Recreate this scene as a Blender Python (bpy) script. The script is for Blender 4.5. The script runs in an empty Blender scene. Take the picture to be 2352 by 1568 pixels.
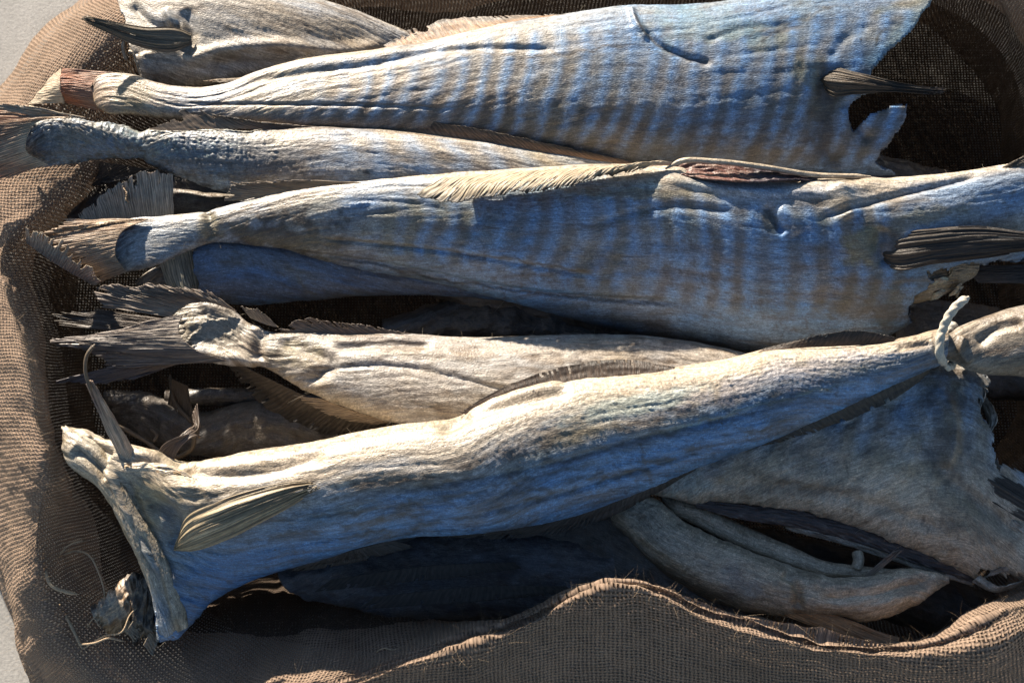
import bpy, math
import numpy as np
from mathutils import Vector
SC = bpy.context.scene
R = math.radians
# ---------------------------------------------------------------- camera
ZR = 0.44                       # height of the top of the pile above the floor
WID = 0.94                      # metres across the frame at that height
DIST, TILT = 1.5, R(20)
cd = bpy.data.cameras.new('camera'); cam = bpy.data.objects.new('camera', cd)
SC.collection.objects.link(cam); SC.camera = cam
CP = np.array([0.0, -DIST*math.sin(TILT), ZR + DIST*math.cos(TILT)])
cam.location = CP; cam.rotation_euler = (TILT, 0, 0)
cd.sensor_width = 36; cd.lens = 36*DIST/WID; cd.clip_start = 0.05; cd.clip_end = 60
cd.dof.use_dof = True; cd.dof.focus_distance = DIST-0.01; cd.dof.aperture_fstop = 14.0
# ---------------------------------------------------------------- world and sun
SUN_EL, SUN_AZ = 18.5, -26.0      # azimuth measured from +Y, negative = from the left
w = bpy.data.worlds.new('World'); SC.world = w; w.use_nodes = True
nt = w.node_tree; nt.nodes.clear()
wo = nt.nodes.new('ShaderNodeOutputWorld'); bg = nt.nodes.new('ShaderNodeBackground'); sky = nt.nodes.new('ShaderNodeTexSky')
sky.sky_type = 'NISHITA'; sky.sun_disc = False
sky.sun_elevation = R(SUN_EL); sky.sun_rotation = R(SUN_AZ)
sky.ozone_density = 1.8; sky.air_density = 1.0; sky.dust_density = 0.3
bg.inputs['Strength'].default_value = 0.052
nt.links.new(sky.outputs[0], bg.inputs[0]); nt.links.new(bg.outputs[0], wo.inputs[0])
sl = bpy.data.lights.new('sun', 'SUN'); sl.energy = 5.0; sl.angle = R(0.9); sl.color = (1.0, 0.88, 0.73)
so = bpy.data.objects.new('sun', sl); SC.collection.objects.link(so)
sd = Vector((math.sin(R(SUN_AZ))*math.cos(R(SUN_EL)), math.cos(R(SUN_AZ))*math.cos(R(SUN_EL)), math.sin(R(SUN_EL))))
so.rotation_euler = sd.to_track_quat('Z', 'Y').to_euler(); so.location = sd*3
SC.view_settings.view_transform = 'Standard'; SC.view_settings.look = 'None'
SC.view_settings.gamma = 1; SC.view_settings.use_curve_mapping = False
SC.view_settings.exposure = 1.42
SC.render.engine = 'CYCLES'
SC.cycles.max_bounces = 6; SC.cycles.diffuse_bounces = 1; SC.cycles.transparent_max_bounces = 12
# ---------------------------------------------------------------- maths
ct, st_ = math.cos(TILT), math.sin(TILT)
RX, UPV, FW = np.array([1.0, 0, 0]), np.array([0, ct, st_]), np.array([0, st_, -ct])
K = WID/DIST/2352.0
def P(u, v, z):
    """point of the pile at height z (cm above ZR) seen at photo coordinate (u,v) on a 2352x1568 sheet"""
    u = np.asarray(u, float); v = np.asarray(v, float); z = ZR + np.asarray(z, float)/100
    d = FW + (u[..., None]-1176)*K*RX + (784-v[..., None])*K*UPV
    k = (z - CP[2])/d[..., 2]
    return CP + d*k[..., None]
def proj(X):
    r = X - CP
    f = r@FW
    return 1176 + (r@RX)/f/K, 784 - (r@UPV)/f/K
def spl(pts, n):
    """smooth curve through pts, n samples by chord length; returns array n x dims"""
    pts = np.asarray(pts, float)
    if pts.ndim == 1: pts = pts[:, None]
    if len(pts) == 1: return np.repeat(pts, n, 0)
    if pts.shape[1] == 1: t = np.linspace(0, 1, len(pts))
    else:
        d = np.sqrt(((pts[1:, :2]-pts[:-1, :2])**2).sum(1)) + 1e-6
        t = np.concatenate([[0], np.cumsum(d)]); t /= t[-1]
    m = np.zeros_like(pts)
    dt = np.diff(t)[:, None]; s = np.diff(pts, axis=0)/dt
    if len(pts) > 2: m[1:-1] = (s[:-1]*dt[1:] + s[1:]*dt[:-1])/(dt[1:]+dt[:-1])
    m[0] = s[0]; m[-1] = s[-1]
    x = np.linspace(0, 1, n)
    i = np.clip(np.searchsorted(t, x, side='right')-1, 0, len(pts)-2)
    h = (t[i+1]-t[i]); q = ((x-t[i])/h)[:, None]; h = h[:, None]
    return ((2*q**3-3*q**2+1)*pts[i] + (q**3-2*q**2+q)*h*m[i] + (-2*q**3+3*q**2)*pts[i+1] + (q**3-q**2)*h*m[i+1])
def _h(i, j, seed):
    n = (i.astype(np.int64)*374761393 + j.astype(np.int64)*668265263 + seed*1274126177) & 0x7fffffff
    n = ((n ^ (n >> 13))*1274126177) & 0x7fffffff
    n = (n ^ (n >> 16)) & 0x7fffffff
    return n/float(0x7fffffff)
def noise(x, y, seed=0):
    x, y = np.broadcast_arrays(np.asarray(x, float), np.asarray(y, float))
    i = np.floor(x); j = np.floor(y); fx = x-i; fy = y-j
    g = lambda a, b: _h(i+a, j+b, seed)*2*np.pi
    def dot(a, b):
        an = g(a, b); return np.cos(an)*(fx-a)+np.sin(an)*(fy-b)
    ux = fx**3*(fx*(fx*6-15)+10); uy = fy**3*(fy*(fy*6-15)+10)
    return 1.4*((dot(0, 0)*(1-ux)+dot(1, 0)*ux)*(1-uy)+(dot(0, 1)*(1-ux)+dot(1, 1)*ux)*uy)
def fbm(x, y, seed=0, o=4, g=0.5):
    a, r, s = 1.0, 0, 1.0
    for k in range(o):
        r = r + a*noise(x*s+k*17.3, y*s-k*9.1, seed+k); a *= g; s *= 2.03
    return r
def ridge(x, y, seed=0, o=3):
    a, r, s = 1.0, 0, 1.0
    for k in range(o):
        r = r + a*(1-2.2*np.abs(noise(x*s, y*s, seed+k*5))); a *= .5; s *= 2.1
    return r
def ss(a, b, x):
    t = np.clip((x-a)/(b-a), 0, 1); return t*t*(3-2*t)
def mix(a, b, f):
    f = np.clip(f, 0, 1)[..., None]; return np.asarray(a)*(1-f)+np.asarray(b)*f
def pdist(U, V, pts):
    """distance to a polyline in photo units, and position along it 0..1"""
    best = np.full(U.shape, 1e9); al = np.zeros(U.shape); L = 0
    pts = spl(pts, max(2, 4*len(pts))); segs = np.sqrt(((pts[1:]-pts[:-1])**2).sum(1)); tot = segs.sum()
    for (a, b, l) in zip(pts[:-1], pts[1:], segs):
        dx, dy = (b-a)
        t = np.clip(((U-a[0])*dx+(V-a[1])*dy)/(l*l+1e-9), 0, 1)
        d = np.hypot(U-a[0]-t*dx, V-a[1]-t*dy)
        m = d < best; best[m] = d[m]; al[m] = ((L+t*l)/tot)[m]; L += l
    return best, al
def inpoly(U, V, poly):
    r = np.zeros(U.shape, bool); n = len(poly)
    for k in range(n):
        x1, y1 = poly[k]; x2, y2 = poly[(k+1) % n]
        if y1 == y2: continue
        c = ((y1 > V) != (y2 > V)) & (U < (x2-x1)*(V-y1)/(y2-y1)+x1)
        r ^= c
    return r
# ---------------------------------------------------------------- materials
def mat(name):
    m = bpy.data.materials.new(name); m.use_nodes = True; t = m.node_tree; t.nodes.clear(); return m, t
class NB:
    def __init__(s, t): s.t = t
    def n(s, kind, **k):
        nd = s.t.nodes.new('ShaderNode'+kind)
        ins = k.pop('ins', {})
        for a, b in k.items(): setattr(nd, a, b)
        for a, b in ins.items():
            if isinstance(b, bpy.types.NodeSocket): s.t.links.new(b, nd.inputs[a])
            else: nd.inputs[a].default_value = b
        return nd
    def m(s, op, a, b=0.0, c=None):
        i = {0: a, 1: b}
        if c is not None: i[2] = c
        return s.n('Math', operation=op, ins=i).outputs[0]
    def map(s, vec, scale, loc=(0, 0, 0)):
        return s.n('Mapping', ins={'Vector': vec, 'Scale': scale, 'Location': loc}).outputs[0]
    def noise(s, vec, sc, det=4, rough=.6):
        return s.n('TexNoise', ins={'Vector': vec, 'Scale': sc, 'Detail': det, 'Roughness': rough}).outputs['Fac']
    def rng(s, v, a, b, c=0.0, d=1.0):
        return s.n('MapRange', ins={'Value': v, 'From Min': a, 'From Max': b, 'To Min': c, 'To Max': d}).outputs[0]
    def mixc(s, f, a, b, mode='MIX'):
        nd = s.n('Mix', data_type='RGBA', blend_type=mode)
        for i, v in ((0, f), (6, a), (7, b)):
            if isinstance(v, bpy.types.NodeSocket): s.t.links.new(v, nd.inputs[i])
            else: nd.inputs[i].default_value = v
        return nd.outputs[2]
def skin_material(name, scale_bump=1.0, rough=.5):
    m, t = mat(name); b = NB(t)
    uv = b.n('UVMap').outputs[0]
    col = b.n('Attribute', attribute_name='Col').outputs['Color']
    wrap = b.n('TexNoise', ins={'Vector': uv, 'Scale': 18.0, 'Detail': 2.0}).outputs['Color']
    uvw = b.n('Vector' + 'Math', operation='MULTIPLY_ADD', ins={0: wrap, 1: (.02, .012, 0), 2: uv}).outputs[0]
    fib = b.noise(b.map(uvw, (90, 900, 1)), 1.0, 4, .65)          # lengthwise fibres
    mott = b.noise(b.map(uvw, (260, 420, 1)), 1.0, 5, .7)         # mottling
    gran = b.noise(b.map(uv, (1500, 1900, 1)), 1.0, 3, .7)        # grain
    vor = b.n('TexVoronoi', feature='F1', ins={'Vector': b.map(uvw, (520, 900, 1)), 'Scale': 1.0}).outputs['Distance']
    f1 = b.rng(mott, .33, .70, .5, 1.35)
    f2 = b.rng(fib, .32, .68, .6, 1.35)
    f3 = b.rng(gran, .3, .7, .74, 1.26)
    f4 = b.rng(vor, .1, .7, 1.08, .86)
    k = b.m('MULTIPLY', b.m('MULTIPLY', f1, f2), b.m('MULTIPLY', f3, f4))
    c = b.mixc(1.0, col, b.n('CombineColor', ins={0: k, 1: k, 2: k}).outputs[0], 'MULTIPLY')
    big = b.noise(b.map(uvw, (60, 90, 1)), 1.0, 4, .6)
    c = b.mixc(b.rng(big, .5, .72, 0, .4), c, b.mixc(1.0, c, (.78, .66, .5, 1), 'MULTIPLY'))
    spk = b.n('TexVoronoi', feature='F1', ins={'Vector': b.map(uvw, (95, 130, 1)), 'Scale': 1.0})
    sp = b.m('LESS_THAN', spk.outputs['Distance'], b.m('MULTIPLY', b.m('POWER', spk.outputs['Color'], 6.0), .22))
    c = b.mixc(b.m('MULTIPLY', sp, .7), c, (.06, .045, .03, 1))
    crk = b.n('TexVoronoi', feature='DISTANCE_TO_EDGE', ins={'Vector': b.map(uvw, (190, 420, 1)), 'Scale': 1.0, 'Randomness': 1.0}).outputs['Distance']
    ck = b.m('MULTIPLY', b.rng(crk, 0, .07, 1, 0), b.rng(big, .42, .62, 0, .8))
    c = b.mixc(b.m('MULTIPLY', ck, .55), c, (.07, .05, .035, 1))
    cr2 = b.n('TexVoronoi', feature='DISTANCE_TO_EDGE', ins={'Vector': b.map(uvw, (420, 560, 1)), 'Scale': 1.0}).outputs['Distance']
    c = b.mixc(b.m('MULTIPLY', b.rng(cr2, 0, .09, 1, 0), b.rng(mott, .42, .62, 0, .75)), c, b.mixc(1.0, c, (.22, .18, .16, 1), 'MULTIPLY'))
    gr2 = b.noise(b.map(uvw, (700, 1500, 1)), 1.0, 2, .6)
    c = b.mixc(b.rng(gr2, .56, .70, 0, .55), c, b.mixc(1.0, c, (.28, .24, .22, 1), 'MULTIPLY'))
    h = b.m('ADD', b.m('MULTIPLY', fib, 1.1), b.m('ADD', b.m('MULTIPLY', mott, .45), b.m('MULTIPLY', gran, .15)))
    h = b.m('SUBTRACT', h, b.m('MULTIPLY', vor, .7*scale_bump))
    bp = b.n('Bump', ins={'Strength': .45, 'Distance': .0008, 'Height': h})
    pr = b.n('BsdfPrincipled', ins={'Base Color': c, 'Roughness': b.rng(mott, .35, .65, rough-.16, rough+.1), 'Normal': bp.outputs[0],
                                    'Specular IOR Level': .7})
    o = b.n('OutputMaterial'); t.links.new(pr.outputs[0], o.inputs[0]); return m
def fin_material():
    m, t = mat('dried_fin'); b = NB(t)
    uv = b.n('UVMap').outputs[0]
    col = b.n('Attribute', attribute_name='Col').outputs['Color']
    fib = b.noise(b.map(uv, (22, 1300, 1)), 1.0, 4, .65)
    mott = b.noise(b.map(uv, (130, 260, 1)), 1.0, 4, .7)
    k = b.m('MULTIPLY', b.rng(fib, .32, .68, .5, 1.5), b.rng(mott, .3, .7, .75, 1.25))
    c = b.mixc(1.0, col, b.n('CombineColor', ins={0: k, 1: k, 2: k}).outputs[0], 'MULTIPLY')
    bp = b.n('Bump', ins={'Strength': .8, 'Distance': .0012, 'Height': b.m('ADD', fib, b.m('MULTIPLY', mott, .3))})
    pr = b.n('BsdfPrincipled', ins={'Base Color': c, 'Roughness': .42, 'Normal': bp.outputs[0], 'Specular IOR Level': .5})
    tr = b.n('BsdfTranslucent', ins={'Color': b.mixc(1.0, c, (1.0, .55, .25, 1), 'MULTIPLY'), 'Normal': bp.outputs[0]})
    mx = b.n('MixShader', ins={0: .22, 1: pr.outputs[0], 2: tr.outputs[0]})
    o = b.n('OutputMaterial'); t.links.new(mx.outputs[0], o.inputs[0]); return m
def burlap_material(name='burlap', tint=(.28, .202, .148), period=.0036, open_=.0):
    m, t = mat(name); b = NB(t)
    uv = b.n('UVMap').outputs[0]
    nz = b.n('TexNoise', ins={'Vector': uv, 'Scale': 22.0, 'Detail': 3.0}).outputs['Color']
    uvw = b.n('VectorMath', operation='MULTIPLY_ADD', ins={0: nz, 1: (.003, .003, 0), 2: uv}).outputs[0]
    nz2 = b.n('TexNoise', ins={'Vector': uv, 'Scale': 300.0, 'Detail': 2.0}).outputs['Color']
    uvw = b.n('VectorMath', operation='MULTIPLY_ADD', ins={0: nz2, 1: (.0012, .0012, 0), 2: uvw}).outputs[0]
    sx = b.n('SeparateXYZ', ins={0: uvw})
    a = b.m('MULTIPLY', sx.outputs[0], math.pi/period); c_ = b.m('MULTIPLY', sx.outputs[1], math.pi/period)
    sa = b.m('SINE', a); sb = b.m('SINE', c_)
    z = b.m('MULTIPLY', sa, sb)
    # slubs: thickness of every thread varies along it
    ta = b.noise(b.map(uvw, (1/period/2, 60, 1)), 1.0, 2); tb = b.noise(b.map(uvw, (60, 1/period/2, 1)), 1.0, 2)
    pa = b.m('ADD', b.m('ABSOLUTE', sa), b.rng(ta, .3, .7, -.22, .22)); pb = b.m('ADD', b.m('ABSOLUTE', sb), b.rng(tb, .3, .7, -.22, .22))
    ha = b.m('MULTIPLY', pa, b.m('ADD', 1.0, b.m('MULTIPLY', z, .5)))
    hb = b.m('MULTIPLY', pb, b.m('SUBTRACT', 1.0, b.m('MULTIPLY', z, .5)))
    h = b.m('MAXIMUM', ha, hb)
    hair = b.noise(b.map(uvw, (900, 900, 1)), 1.0, 3, .7)
    hole = b.rng(b.m('MAXIMUM', pa, pb), .52+open_, .64+open_, 1, 0)
    big = b.noise(b.map(uv, (14, 14, 1)), 1.0, 4, .6)
    k = b.m('MULTIPLY', b.rng(h, .3, 1.4, .5, 1.2), b.m('MULTIPLY', b.rng(hair, .3, .7, .7, 1.3), b.rng(big, .3, .7, .85, 1.15)))
    c = b.mixc(1.0, tint+(1,), b.n('CombineColor', ins={0: k, 1: k, 2: k}).outputs[0], 'MULTIPLY')
    bp = b.n('Bump', ins={'Strength': .9, 'Distance': .0011, 'Height': b.m('ADD', h, b.m('MULTIPLY', hair, .5))})
    d = b.n('BsdfPrincipled', ins={'Base Color': c, 'Roughness': .9, 'Normal': bp.outputs[0], 'Specular IOR Level': .15,
                                   'Sheen Weight': .08, 'Sheen Roughness': .4, 'Sheen Tint': (.9, .75, .6, 1)})
    tl = b.n('BsdfTranslucent', ins={'Color': c, 'Normal': bp.outputs[0]})
    m1 = b.n('MixShader', ins={0: .18, 1: d.outputs[0], 2: tl.outputs[0]})
    tp = b.n('BsdfTransparent')
    mx = b.n('MixShader', ins={0: b.m('MULTIPLY', hole, .93), 1: m1.outputs[0], 2: tp.outputs[0]})
    o = b.n('OutputMaterial'); t.links.new(mx.outputs[0], o.inputs[0]); return m
def plain(name, colr, rough=.8, nsc=200, var=.35):
    m, t = mat(name); b = NB(t)
    co = b.n('TexCoord').outputs['Object']
    k = b.m('MULTIPLY', b.rng(b.noise(co, nsc, 5, .7), .3, .7, 1-var, 1+var), b.rng(b.noise(co, nsc/14, 4, .6), .3, .7, 1-var*.5, 1+var*.5))
    c = b.mixc(1.0, colr+(1,), b.n('CombineColor', ins={0: k, 1: k, 2: k}).outputs[0], 'MULTIPLY')
    bp = b.n('Bump', ins={'Strength': .6, 'Distance': .001, 'Height': k})
    pr = b.n('BsdfPrincipled', ins={'Base Color': c, 'Roughness': rough, 'Normal': bp.outputs[0]})
    o = b.n('OutputMaterial'); t.links.new(pr.outputs[0], o.inputs[0]); return m
SKIN = skin_material('dried_fish_skin'); FIN = fin_material(); BURLAP = burlap_material()
CONC = plain('concrete', (.36, .35, .33), .9, 260, .22); THREAD = plain('jute_thread', (.46, .34, .22), .9, 900)
ROPE = plain('cotton_cord', (.52, .48, .40), .85, 900)
# ---------------------------------------------------------------- objects
def link(o, parent=None):
    SC.collection.objects.link(o)
    if parent is not None: o.parent = parent; o.matrix_parent_inverse.identity()
    return o
def thing(name, label, cat, at, group=None):
    o = bpy.data.objects.new(name, None); o.empty_display_size = .02
    o.location = at; link(o); o['label'] = label; o['category'] = cat
    if group: o['group'] = group
    return o
def tag(o, label, cat, group=None):
    o['label'] = label; o['category'] = cat
    if group: o['group'] = group
    return o
def grid(name, X, UV, COL, material, parent=None, mask=None, closed=False, thick=0.0, label=None):
    """one mesh from an n x m grid of points; closed joins the last column to the first"""
    n, m = X.shape[:2]
    off = np.array(parent.location) if parent is not None else np.zeros(3)
    idx = np.arange(n*m).reshape(n, m)
    if closed: nxt = np.roll(idx, -1, 1); q = np.stack([idx[:-1], nxt[:-1], nxt[1:], idx[1:]], -1)
    else: q = np.stack([idx[:-1, :-1], idx[:-1, 1:], idx[1:, 1:], idx[1:, :-1]], -1)
    q = q.reshape(-1, 4)
    if mask is not None:
        mk = mask.reshape(-1); q = q[mk[q].all(1)]
    used = np.zeros(n*m, bool); used[q.reshape(-1)] = True
    re = np.cumsum(used)-1; q = re[q]
    V = (X.reshape(-1, 3)-off)[used]
    me = bpy.data.meshes.new(name)
    me.vertices.add(len(V)); me.vertices.foreach_set('co', V.astype(np.float32).ravel())
    me.loops.add(q.size); me.loops.foreach_set('vertex_index', q.astype(np.int32).ravel())
    me.polygons.add(len(q)); me.polygons.foreach_set('loop_start', np.arange(0, q.size, 4, dtype=np.int32))
    me.update(calc_edges=True)
    me.shade_smooth()
    if COL is not None:
        a = me.color_attributes.new('Col', 'FLOAT_COLOR', 'POINT')
        C4 = np.concatenate([COL.reshape(-1, 3)[used], np.ones((used.sum(), 1))], 1); a.data.foreach_set('color', C4.astype(np.float32).ravel())
    l = me.uv_layers.new(name='UVMap'); l.data.foreach_set('uv', UV.reshape(-1, 2)[used][q.ravel()].astype(np.float32).ravel())
    me.materials.append(material)
    o = bpy.data.objects.new(name, me); link(o, parent)
    if thick:
        s = o.modifiers.new('thickness', 'SOLIDIFY'); s.thickness = thick; s.offset = -1; s.use_even_offset = False
    if label: o['label'] = label
    return o
def gnorm(X, closed=False):
    a = np.gradient(X, axis=0)
    if closed: b = (np.roll(X, -1, 1)-np.roll(X, 1, 1))
    else: b = np.gradient(X, axis=1)
    n = np.cross(b, a); return n/(np.linalg.norm(n, axis=-1, keepdims=True)+1e-12)
def V3(*a): return np.array(a, float)
WHITE, CREAM, TAN, BROWN = V3(.60, .555, .49), V3(.54, .45, .33), V3(.27, .195, .125), V3(.09, .062, .04)
BLUE, TEAL, DARK, GREY, RUST, OCHRE = V3(.30, .49, .74), V3(.40, .50, .48), V3(.045, .038, .032), V3(.40, .39, .39), V3(.36, .13, .06), V3(.55, .44, .22)
FUZZ = plain('dried_fibre', (.5, .43, .32), .7, 900)
def fuzz(name, parent, roots, lens, rad, material, seed=0, kind='stuff'):
    r = np.random.default_rng(seed); V = []; F = []
    for p, L in zip(roots, lens):
        d = r.normal(size=3); d[2] = abs(d[2])+.3; d /= np.linalg.norm(d); c = r.normal(size=3)*.6
        pts = [p+d*L*q+c*L*q*q*.8 for q in np.linspace(0, 1, 6)]
        for q, x in enumerate(pts):
            rr = rad*(1-.12*q); a = np.cross(d, [.3, .5, .8]); a /= np.linalg.norm(a); b_ = np.cross(d, a)
            for h in range(3): V.append(x+rr*(a*math.cos(2.094*h)+b_*math.sin(2.094*h)))
            if q:
                n0 = len(V)-6
                for h in range(3): F.append((n0+h, n0+(h+1) % 3, n0+3+(h+1) % 3, n0+3+h))
    me = bpy.data.meshes.new(name); me.from_pydata([tuple(v-np.array(parent.location)) for v in V], [], F); me.materials.append(material); me.shade_smooth()
    o = link(bpy.data.objects.new(name, me), parent); o['kind'] = kind; return o
def body(parent, top, bot, zt, zb, th, seed, paint=None, disp=None, cuts=(), capL=False, capR=False, name='body', n=520, m=200, full=.8,
         amp=1.0, jag=6.0, hollow=.0016, low=1.15):
    T = spl(top, n); B = spl(bot, n)
    zt = spl(zt, n)[:, 0]; zb = spl(zb, n)[:, 0]; th = spl(th, n)[:, 0]/100
    TP = P(T[:, 0], T[:, 1], zt); BP = P(B[:, 0], B[:, 1], zb)
    M = (TP+BP)/2; H = (TP-BP)/2
    tg = np.gradient(M, axis=0); N = np.cross(tg, H); N /= np.linalg.norm(N, axis=1, keepdims=True)+1e-9
    f = np.linspace(0, 1, n)
    if capL: th = th*np.sqrt(ss(0, .06, f)*.97+.03)
    if capR: th = th*np.sqrt(ss(0, .06, 1-f)*.97+.03)
    ph = np.linspace(0, 2*np.pi, m, endpoint=False)
    c, s = np.cos(ph), np.sin(ph)
    c = np.sign(c)*np.abs(c)**full; s2 = np.sign(s)*np.abs(s)**.95; s2 = np.where(s2 < 0, s2*low, s2)
    X = M[:, None]+H[:, None]*c[None, :, None]+(N*th[:, None])[:, None]*s2[None, :, None]
    arc = np.concatenate([[0], np.cumsum(np.linalg.norm(np.diff(M, axis=0), axis=1))])
    hw = np.linalg.norm(H, axis=1)
    t = (1-c)/2                                              # 0 at the upper edge, 1 at the lower
    s_ = np.repeat(arc[:, None], m, 1); side = np.where(s >= 0, 0., 1.)[None, :]
    y = t[None, :]*2*hw[:, None] + side*.5
    tt = np.repeat(t[None], n, 0)
    per = ph/(2*np.pi)*4*np.pi; ring = np.sin(ph)[None]; cr = np.cos(ph)[None]
    Nn = gnorm(X, True)
    sgn = np.sign((Nn*N[:, None]).sum(-1)[n//2, m//4]); Nn = Nn*sgn
    # seamless around: noise on (along, y) is continuous at the edges because t folds there
    d = amp*(.0013*fbm(s_*6, y*14, seed, 2) + .0004*fbm(s_*16, y*130, seed+9, 3) + .00028*ridge(s_*45, y*260, seed+4, 2))
    d = d - .0008*wrinkle(s_, y, seed)*(1 if n >= 440 else .6)
    U, W = proj(X)
    if disp is not None: d = d+disp(U, W, s_, tt, y, f[:, None]*np.ones_like(tt))
    X = X+Nn*d[..., None]
    U, W = proj(X)
    C = paint(U, W, s_, tt, y, f[:, None]*np.ones_like(tt)) if paint is not None else np.ones(X.shape)*.5
    mask = None
    if len(cuts):
        jx = jag*fbm(s_*90, y*90, seed+30, 3); jy = jag*fbm(s_*90, y*90, seed+50, 3)
        mask = np.ones(U.shape, bool)
        for cpoly in cuts: mask &= ~inpoly(U+jx, W+jy, cpoly)
    o = grid(name, X, np.stack([s_, y], -1), C, SKIN, parent, mask, True, hollow)
    if n >= 440:
        rg = np.random.default_rng(seed); cnt = 150
        ri = rg.integers(5, n-5, cnt); ci = (rg.choice([0, m//2], cnt)+rg.integers(-10, 11, cnt)) % m
        if mask is not None: ok = mask[ri, ci]; ri, ci = ri[ok], ci[ok]
        fuzz('frayed_fibres', parent, X[ri, ci], rg.random(len(ri))**2*.011+.0015, .00013, FUZZ, seed)
    return o
def fin(parent, base, tip, zb, zt, seed, rays=24, cb=TAN, ctip=BROWN, name='fin', rag=.25, split=.15, amp=.0012, bow=0.0, n=None, m=70, edge=None, thick=.0007, label=None, sweep=0.0):
    """thin pleated sheet: rays run from the base line to the tip line"""
    rays = int(rays*2.2); n = n or rays*5
    B = spl(base, n); T = spl(tip, n)
    BP = P(B[:, 0], B[:, 1], spl(zb, n)[:, 0]); TP = P(T[:, 0], T[:, 1], spl(zt, n)[:, 0])
    k = np.linspace(0, 1, n); r = np.linspace(0, 1, m)
    ln = 1 - rag*np.abs(noise(k*rays*.16, seed*1.7, seed)) - rag*.28*np.abs(noise(k*rays*.6, seed*.3, seed+1)) - rag*.1*np.abs(noise(k*rays*2.2, seed*.3, seed+1))
    rr = r[None]*ln[:, None]
    kk = np.clip(k[:, None]+sweep*rr*0, 0, 1)
    X = BP[:, None]*(1-rr[..., None])+TP[:, None]*rr[..., None]
    L = np.linalg.norm(TP-BP, axis=1); Wd = np.concatenate([[0], np.cumsum(np.linalg.norm(np.diff((BP+TP)/2, axis=0), axis=1))])
    N = gnorm(X); sg = np.sign(N[n//2, m//2, 2]) or 1; N = N*sg
    amp = amp*.5*np.clip(L/.05, .12, 1)[:, None]
    wob = fbm(k[:, None]*3, rr*2, seed+3, 2)
    ph = k[:, None]*rays*2*np.pi + 3.2*noise(k[:, None]*rays*.4, rr*2, seed+2)
    d = amp*(.4+.6*rr)*(.5+.5*np.cos(ph))**.7 + amp*4*wob*rr**1.2 + bow*np.sin(np.pi*rr) + amp*.9*noise(k[:, None]*rays*2.3, rr*4, seed+8)
    X = X+N*d[..., None]
    side = np.cross(N, (TP-BP)[:, None]); side /= np.linalg.norm(side, axis=-1, keepdims=True)+1e-9
    X = X+side*(amp*2.2*noise(k[:, None]*rays*.6, rr*3.5, seed+11)*rr**1.5)[..., None]
    y = np.repeat(Wd[:, None], m, 1); x = L[:, None]*rr
    g = (.5+.5*np.cos(ph))
    C = mix(cb, ctip, rr*1.1+.35*fbm(k[:, None]*5, rr*2, seed+6, 3))
    C = C*(.8+.5*g+.25*noise(k[:, None]*rays, rr*2, seed+7))[..., None]
    if edge is not None: C = mix(C, edge, ss(.8, 1, r[None]*np.ones((n, 1))))
    mask = np.ones(rr.shape, bool)
    if split: mask &= ~((noise(k[:, None]*rays*.8, r[None]*.6, seed+21)*1.2*ss(.35, 1, r)[None] > 1-split*2.2) | ((g < .12) & (noise(k[:, None]*rays*.5, 3.3, seed+22) > .25) & (r[None] > .62+.3*_h(np.floor(k[:, None]*rays), np.zeros((n, 1)), seed))))
    return grid(name, X, np.stack([x, y], -1), np.clip(C, .01, .9), FIN, parent, mask, False, thick, label)
def tube(name, pts, rad, material, parent=None, twist=0, seg=10, n=None, lobes=0, taper=True, cc=None):
    pts = np.asarray(pts, float); n = n or 8*len(pts)
    W = P(pts[:, 0], pts[:, 1], pts[:, 2]); C = spl(W, n)
    tg = np.gradient(C, axis=0); tg /= np.linalg.norm(tg, axis=1, keepdims=True)
    ref = np.array([.3, .1, 1.0]); a = np.cross(tg, ref); a /= np.linalg.norm(a, axis=1, keepdims=True); b = np.cross(tg, a)
    arc = np.concatenate([[0], np.cumsum(np.linalg.norm(np.diff(C, axis=0), axis=1))])
    ph = np.linspace(0, 2*np.pi, seg, endpoint=False)[None]+0*arc[:, None]
    rr = rad*np.ones_like(ph)
    if lobes: rr = rad*(.8+.3*np.abs(np.cos(lobes/2*(ph)-arc[:, None]*twist)))
    if taper: rr = rr*(np.minimum(1, .35+ss(0, .08, np.linspace(0, 1, n))*.65)*np.minimum(1, .35+ss(0, .08, np.linspace(1, 0, n))*.65))[:, None]
    X = C[:, None]+a[:, None]*(np.cos(ph)*rr)[..., None]+b[:, None]*(np.sin(ph)*rr)[..., None]
    col = V3(.16,.12,.08)*np.ones(X.shape) if material is FIN else (CREAM*.95 if cc is None else cc)*(.8+.4*_h(np.arange(n)[:, None]//3+0*ph.astype(int), (ph*3).astype(int), 3))[..., None]*np.ones(X.shape)
    return grid(name, X, np.stack([np.repeat(arc[:, None], seg, 1), ph*rad], -1), col, material, parent, None, True)
def crease(U, V, pts, wdt, dep):
    d, al = pdist(U, V, pts); return -dep*np.exp(-(d/wdt)**2)*ss(0, .12, al)*ss(0, .12, 1-al)
def line(U, V, pts, wdt, wob=4, seed=0):
    d, al = pdist(U+wob*fbm(U/40, V/40, seed, 2), V+wob*fbm(U/40, V/40, seed+5, 2), pts)
    return np.exp(-(d/wdt)**2)*ss(0, .1, al)*ss(0, .1, 1-al)
def blob(U, V, u, v, ru, rv, seed=0, rough=.5, ang=0):
    a = R(ang); x = (U-u)*math.cos(a)+(V-v)*math.sin(a); y = -(U-u)*math.sin(a)+(V-v)*math.cos(a)
    r = np.hypot(x/ru, y/rv)+rough*fbm(U/45, V/45, seed, 4)
    return 1-ss(.55, 1.15, r)
def wrinkle(s, y, seed):
    q = y+.012*noise(s*5, y*8, seed+300)
    return ss(.62, 1.0, ridge(s*4.5, q*48, seed+110, 2)/1.5)*ss(-.35, .35, noise(s*7, y*14, seed+115))
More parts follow.
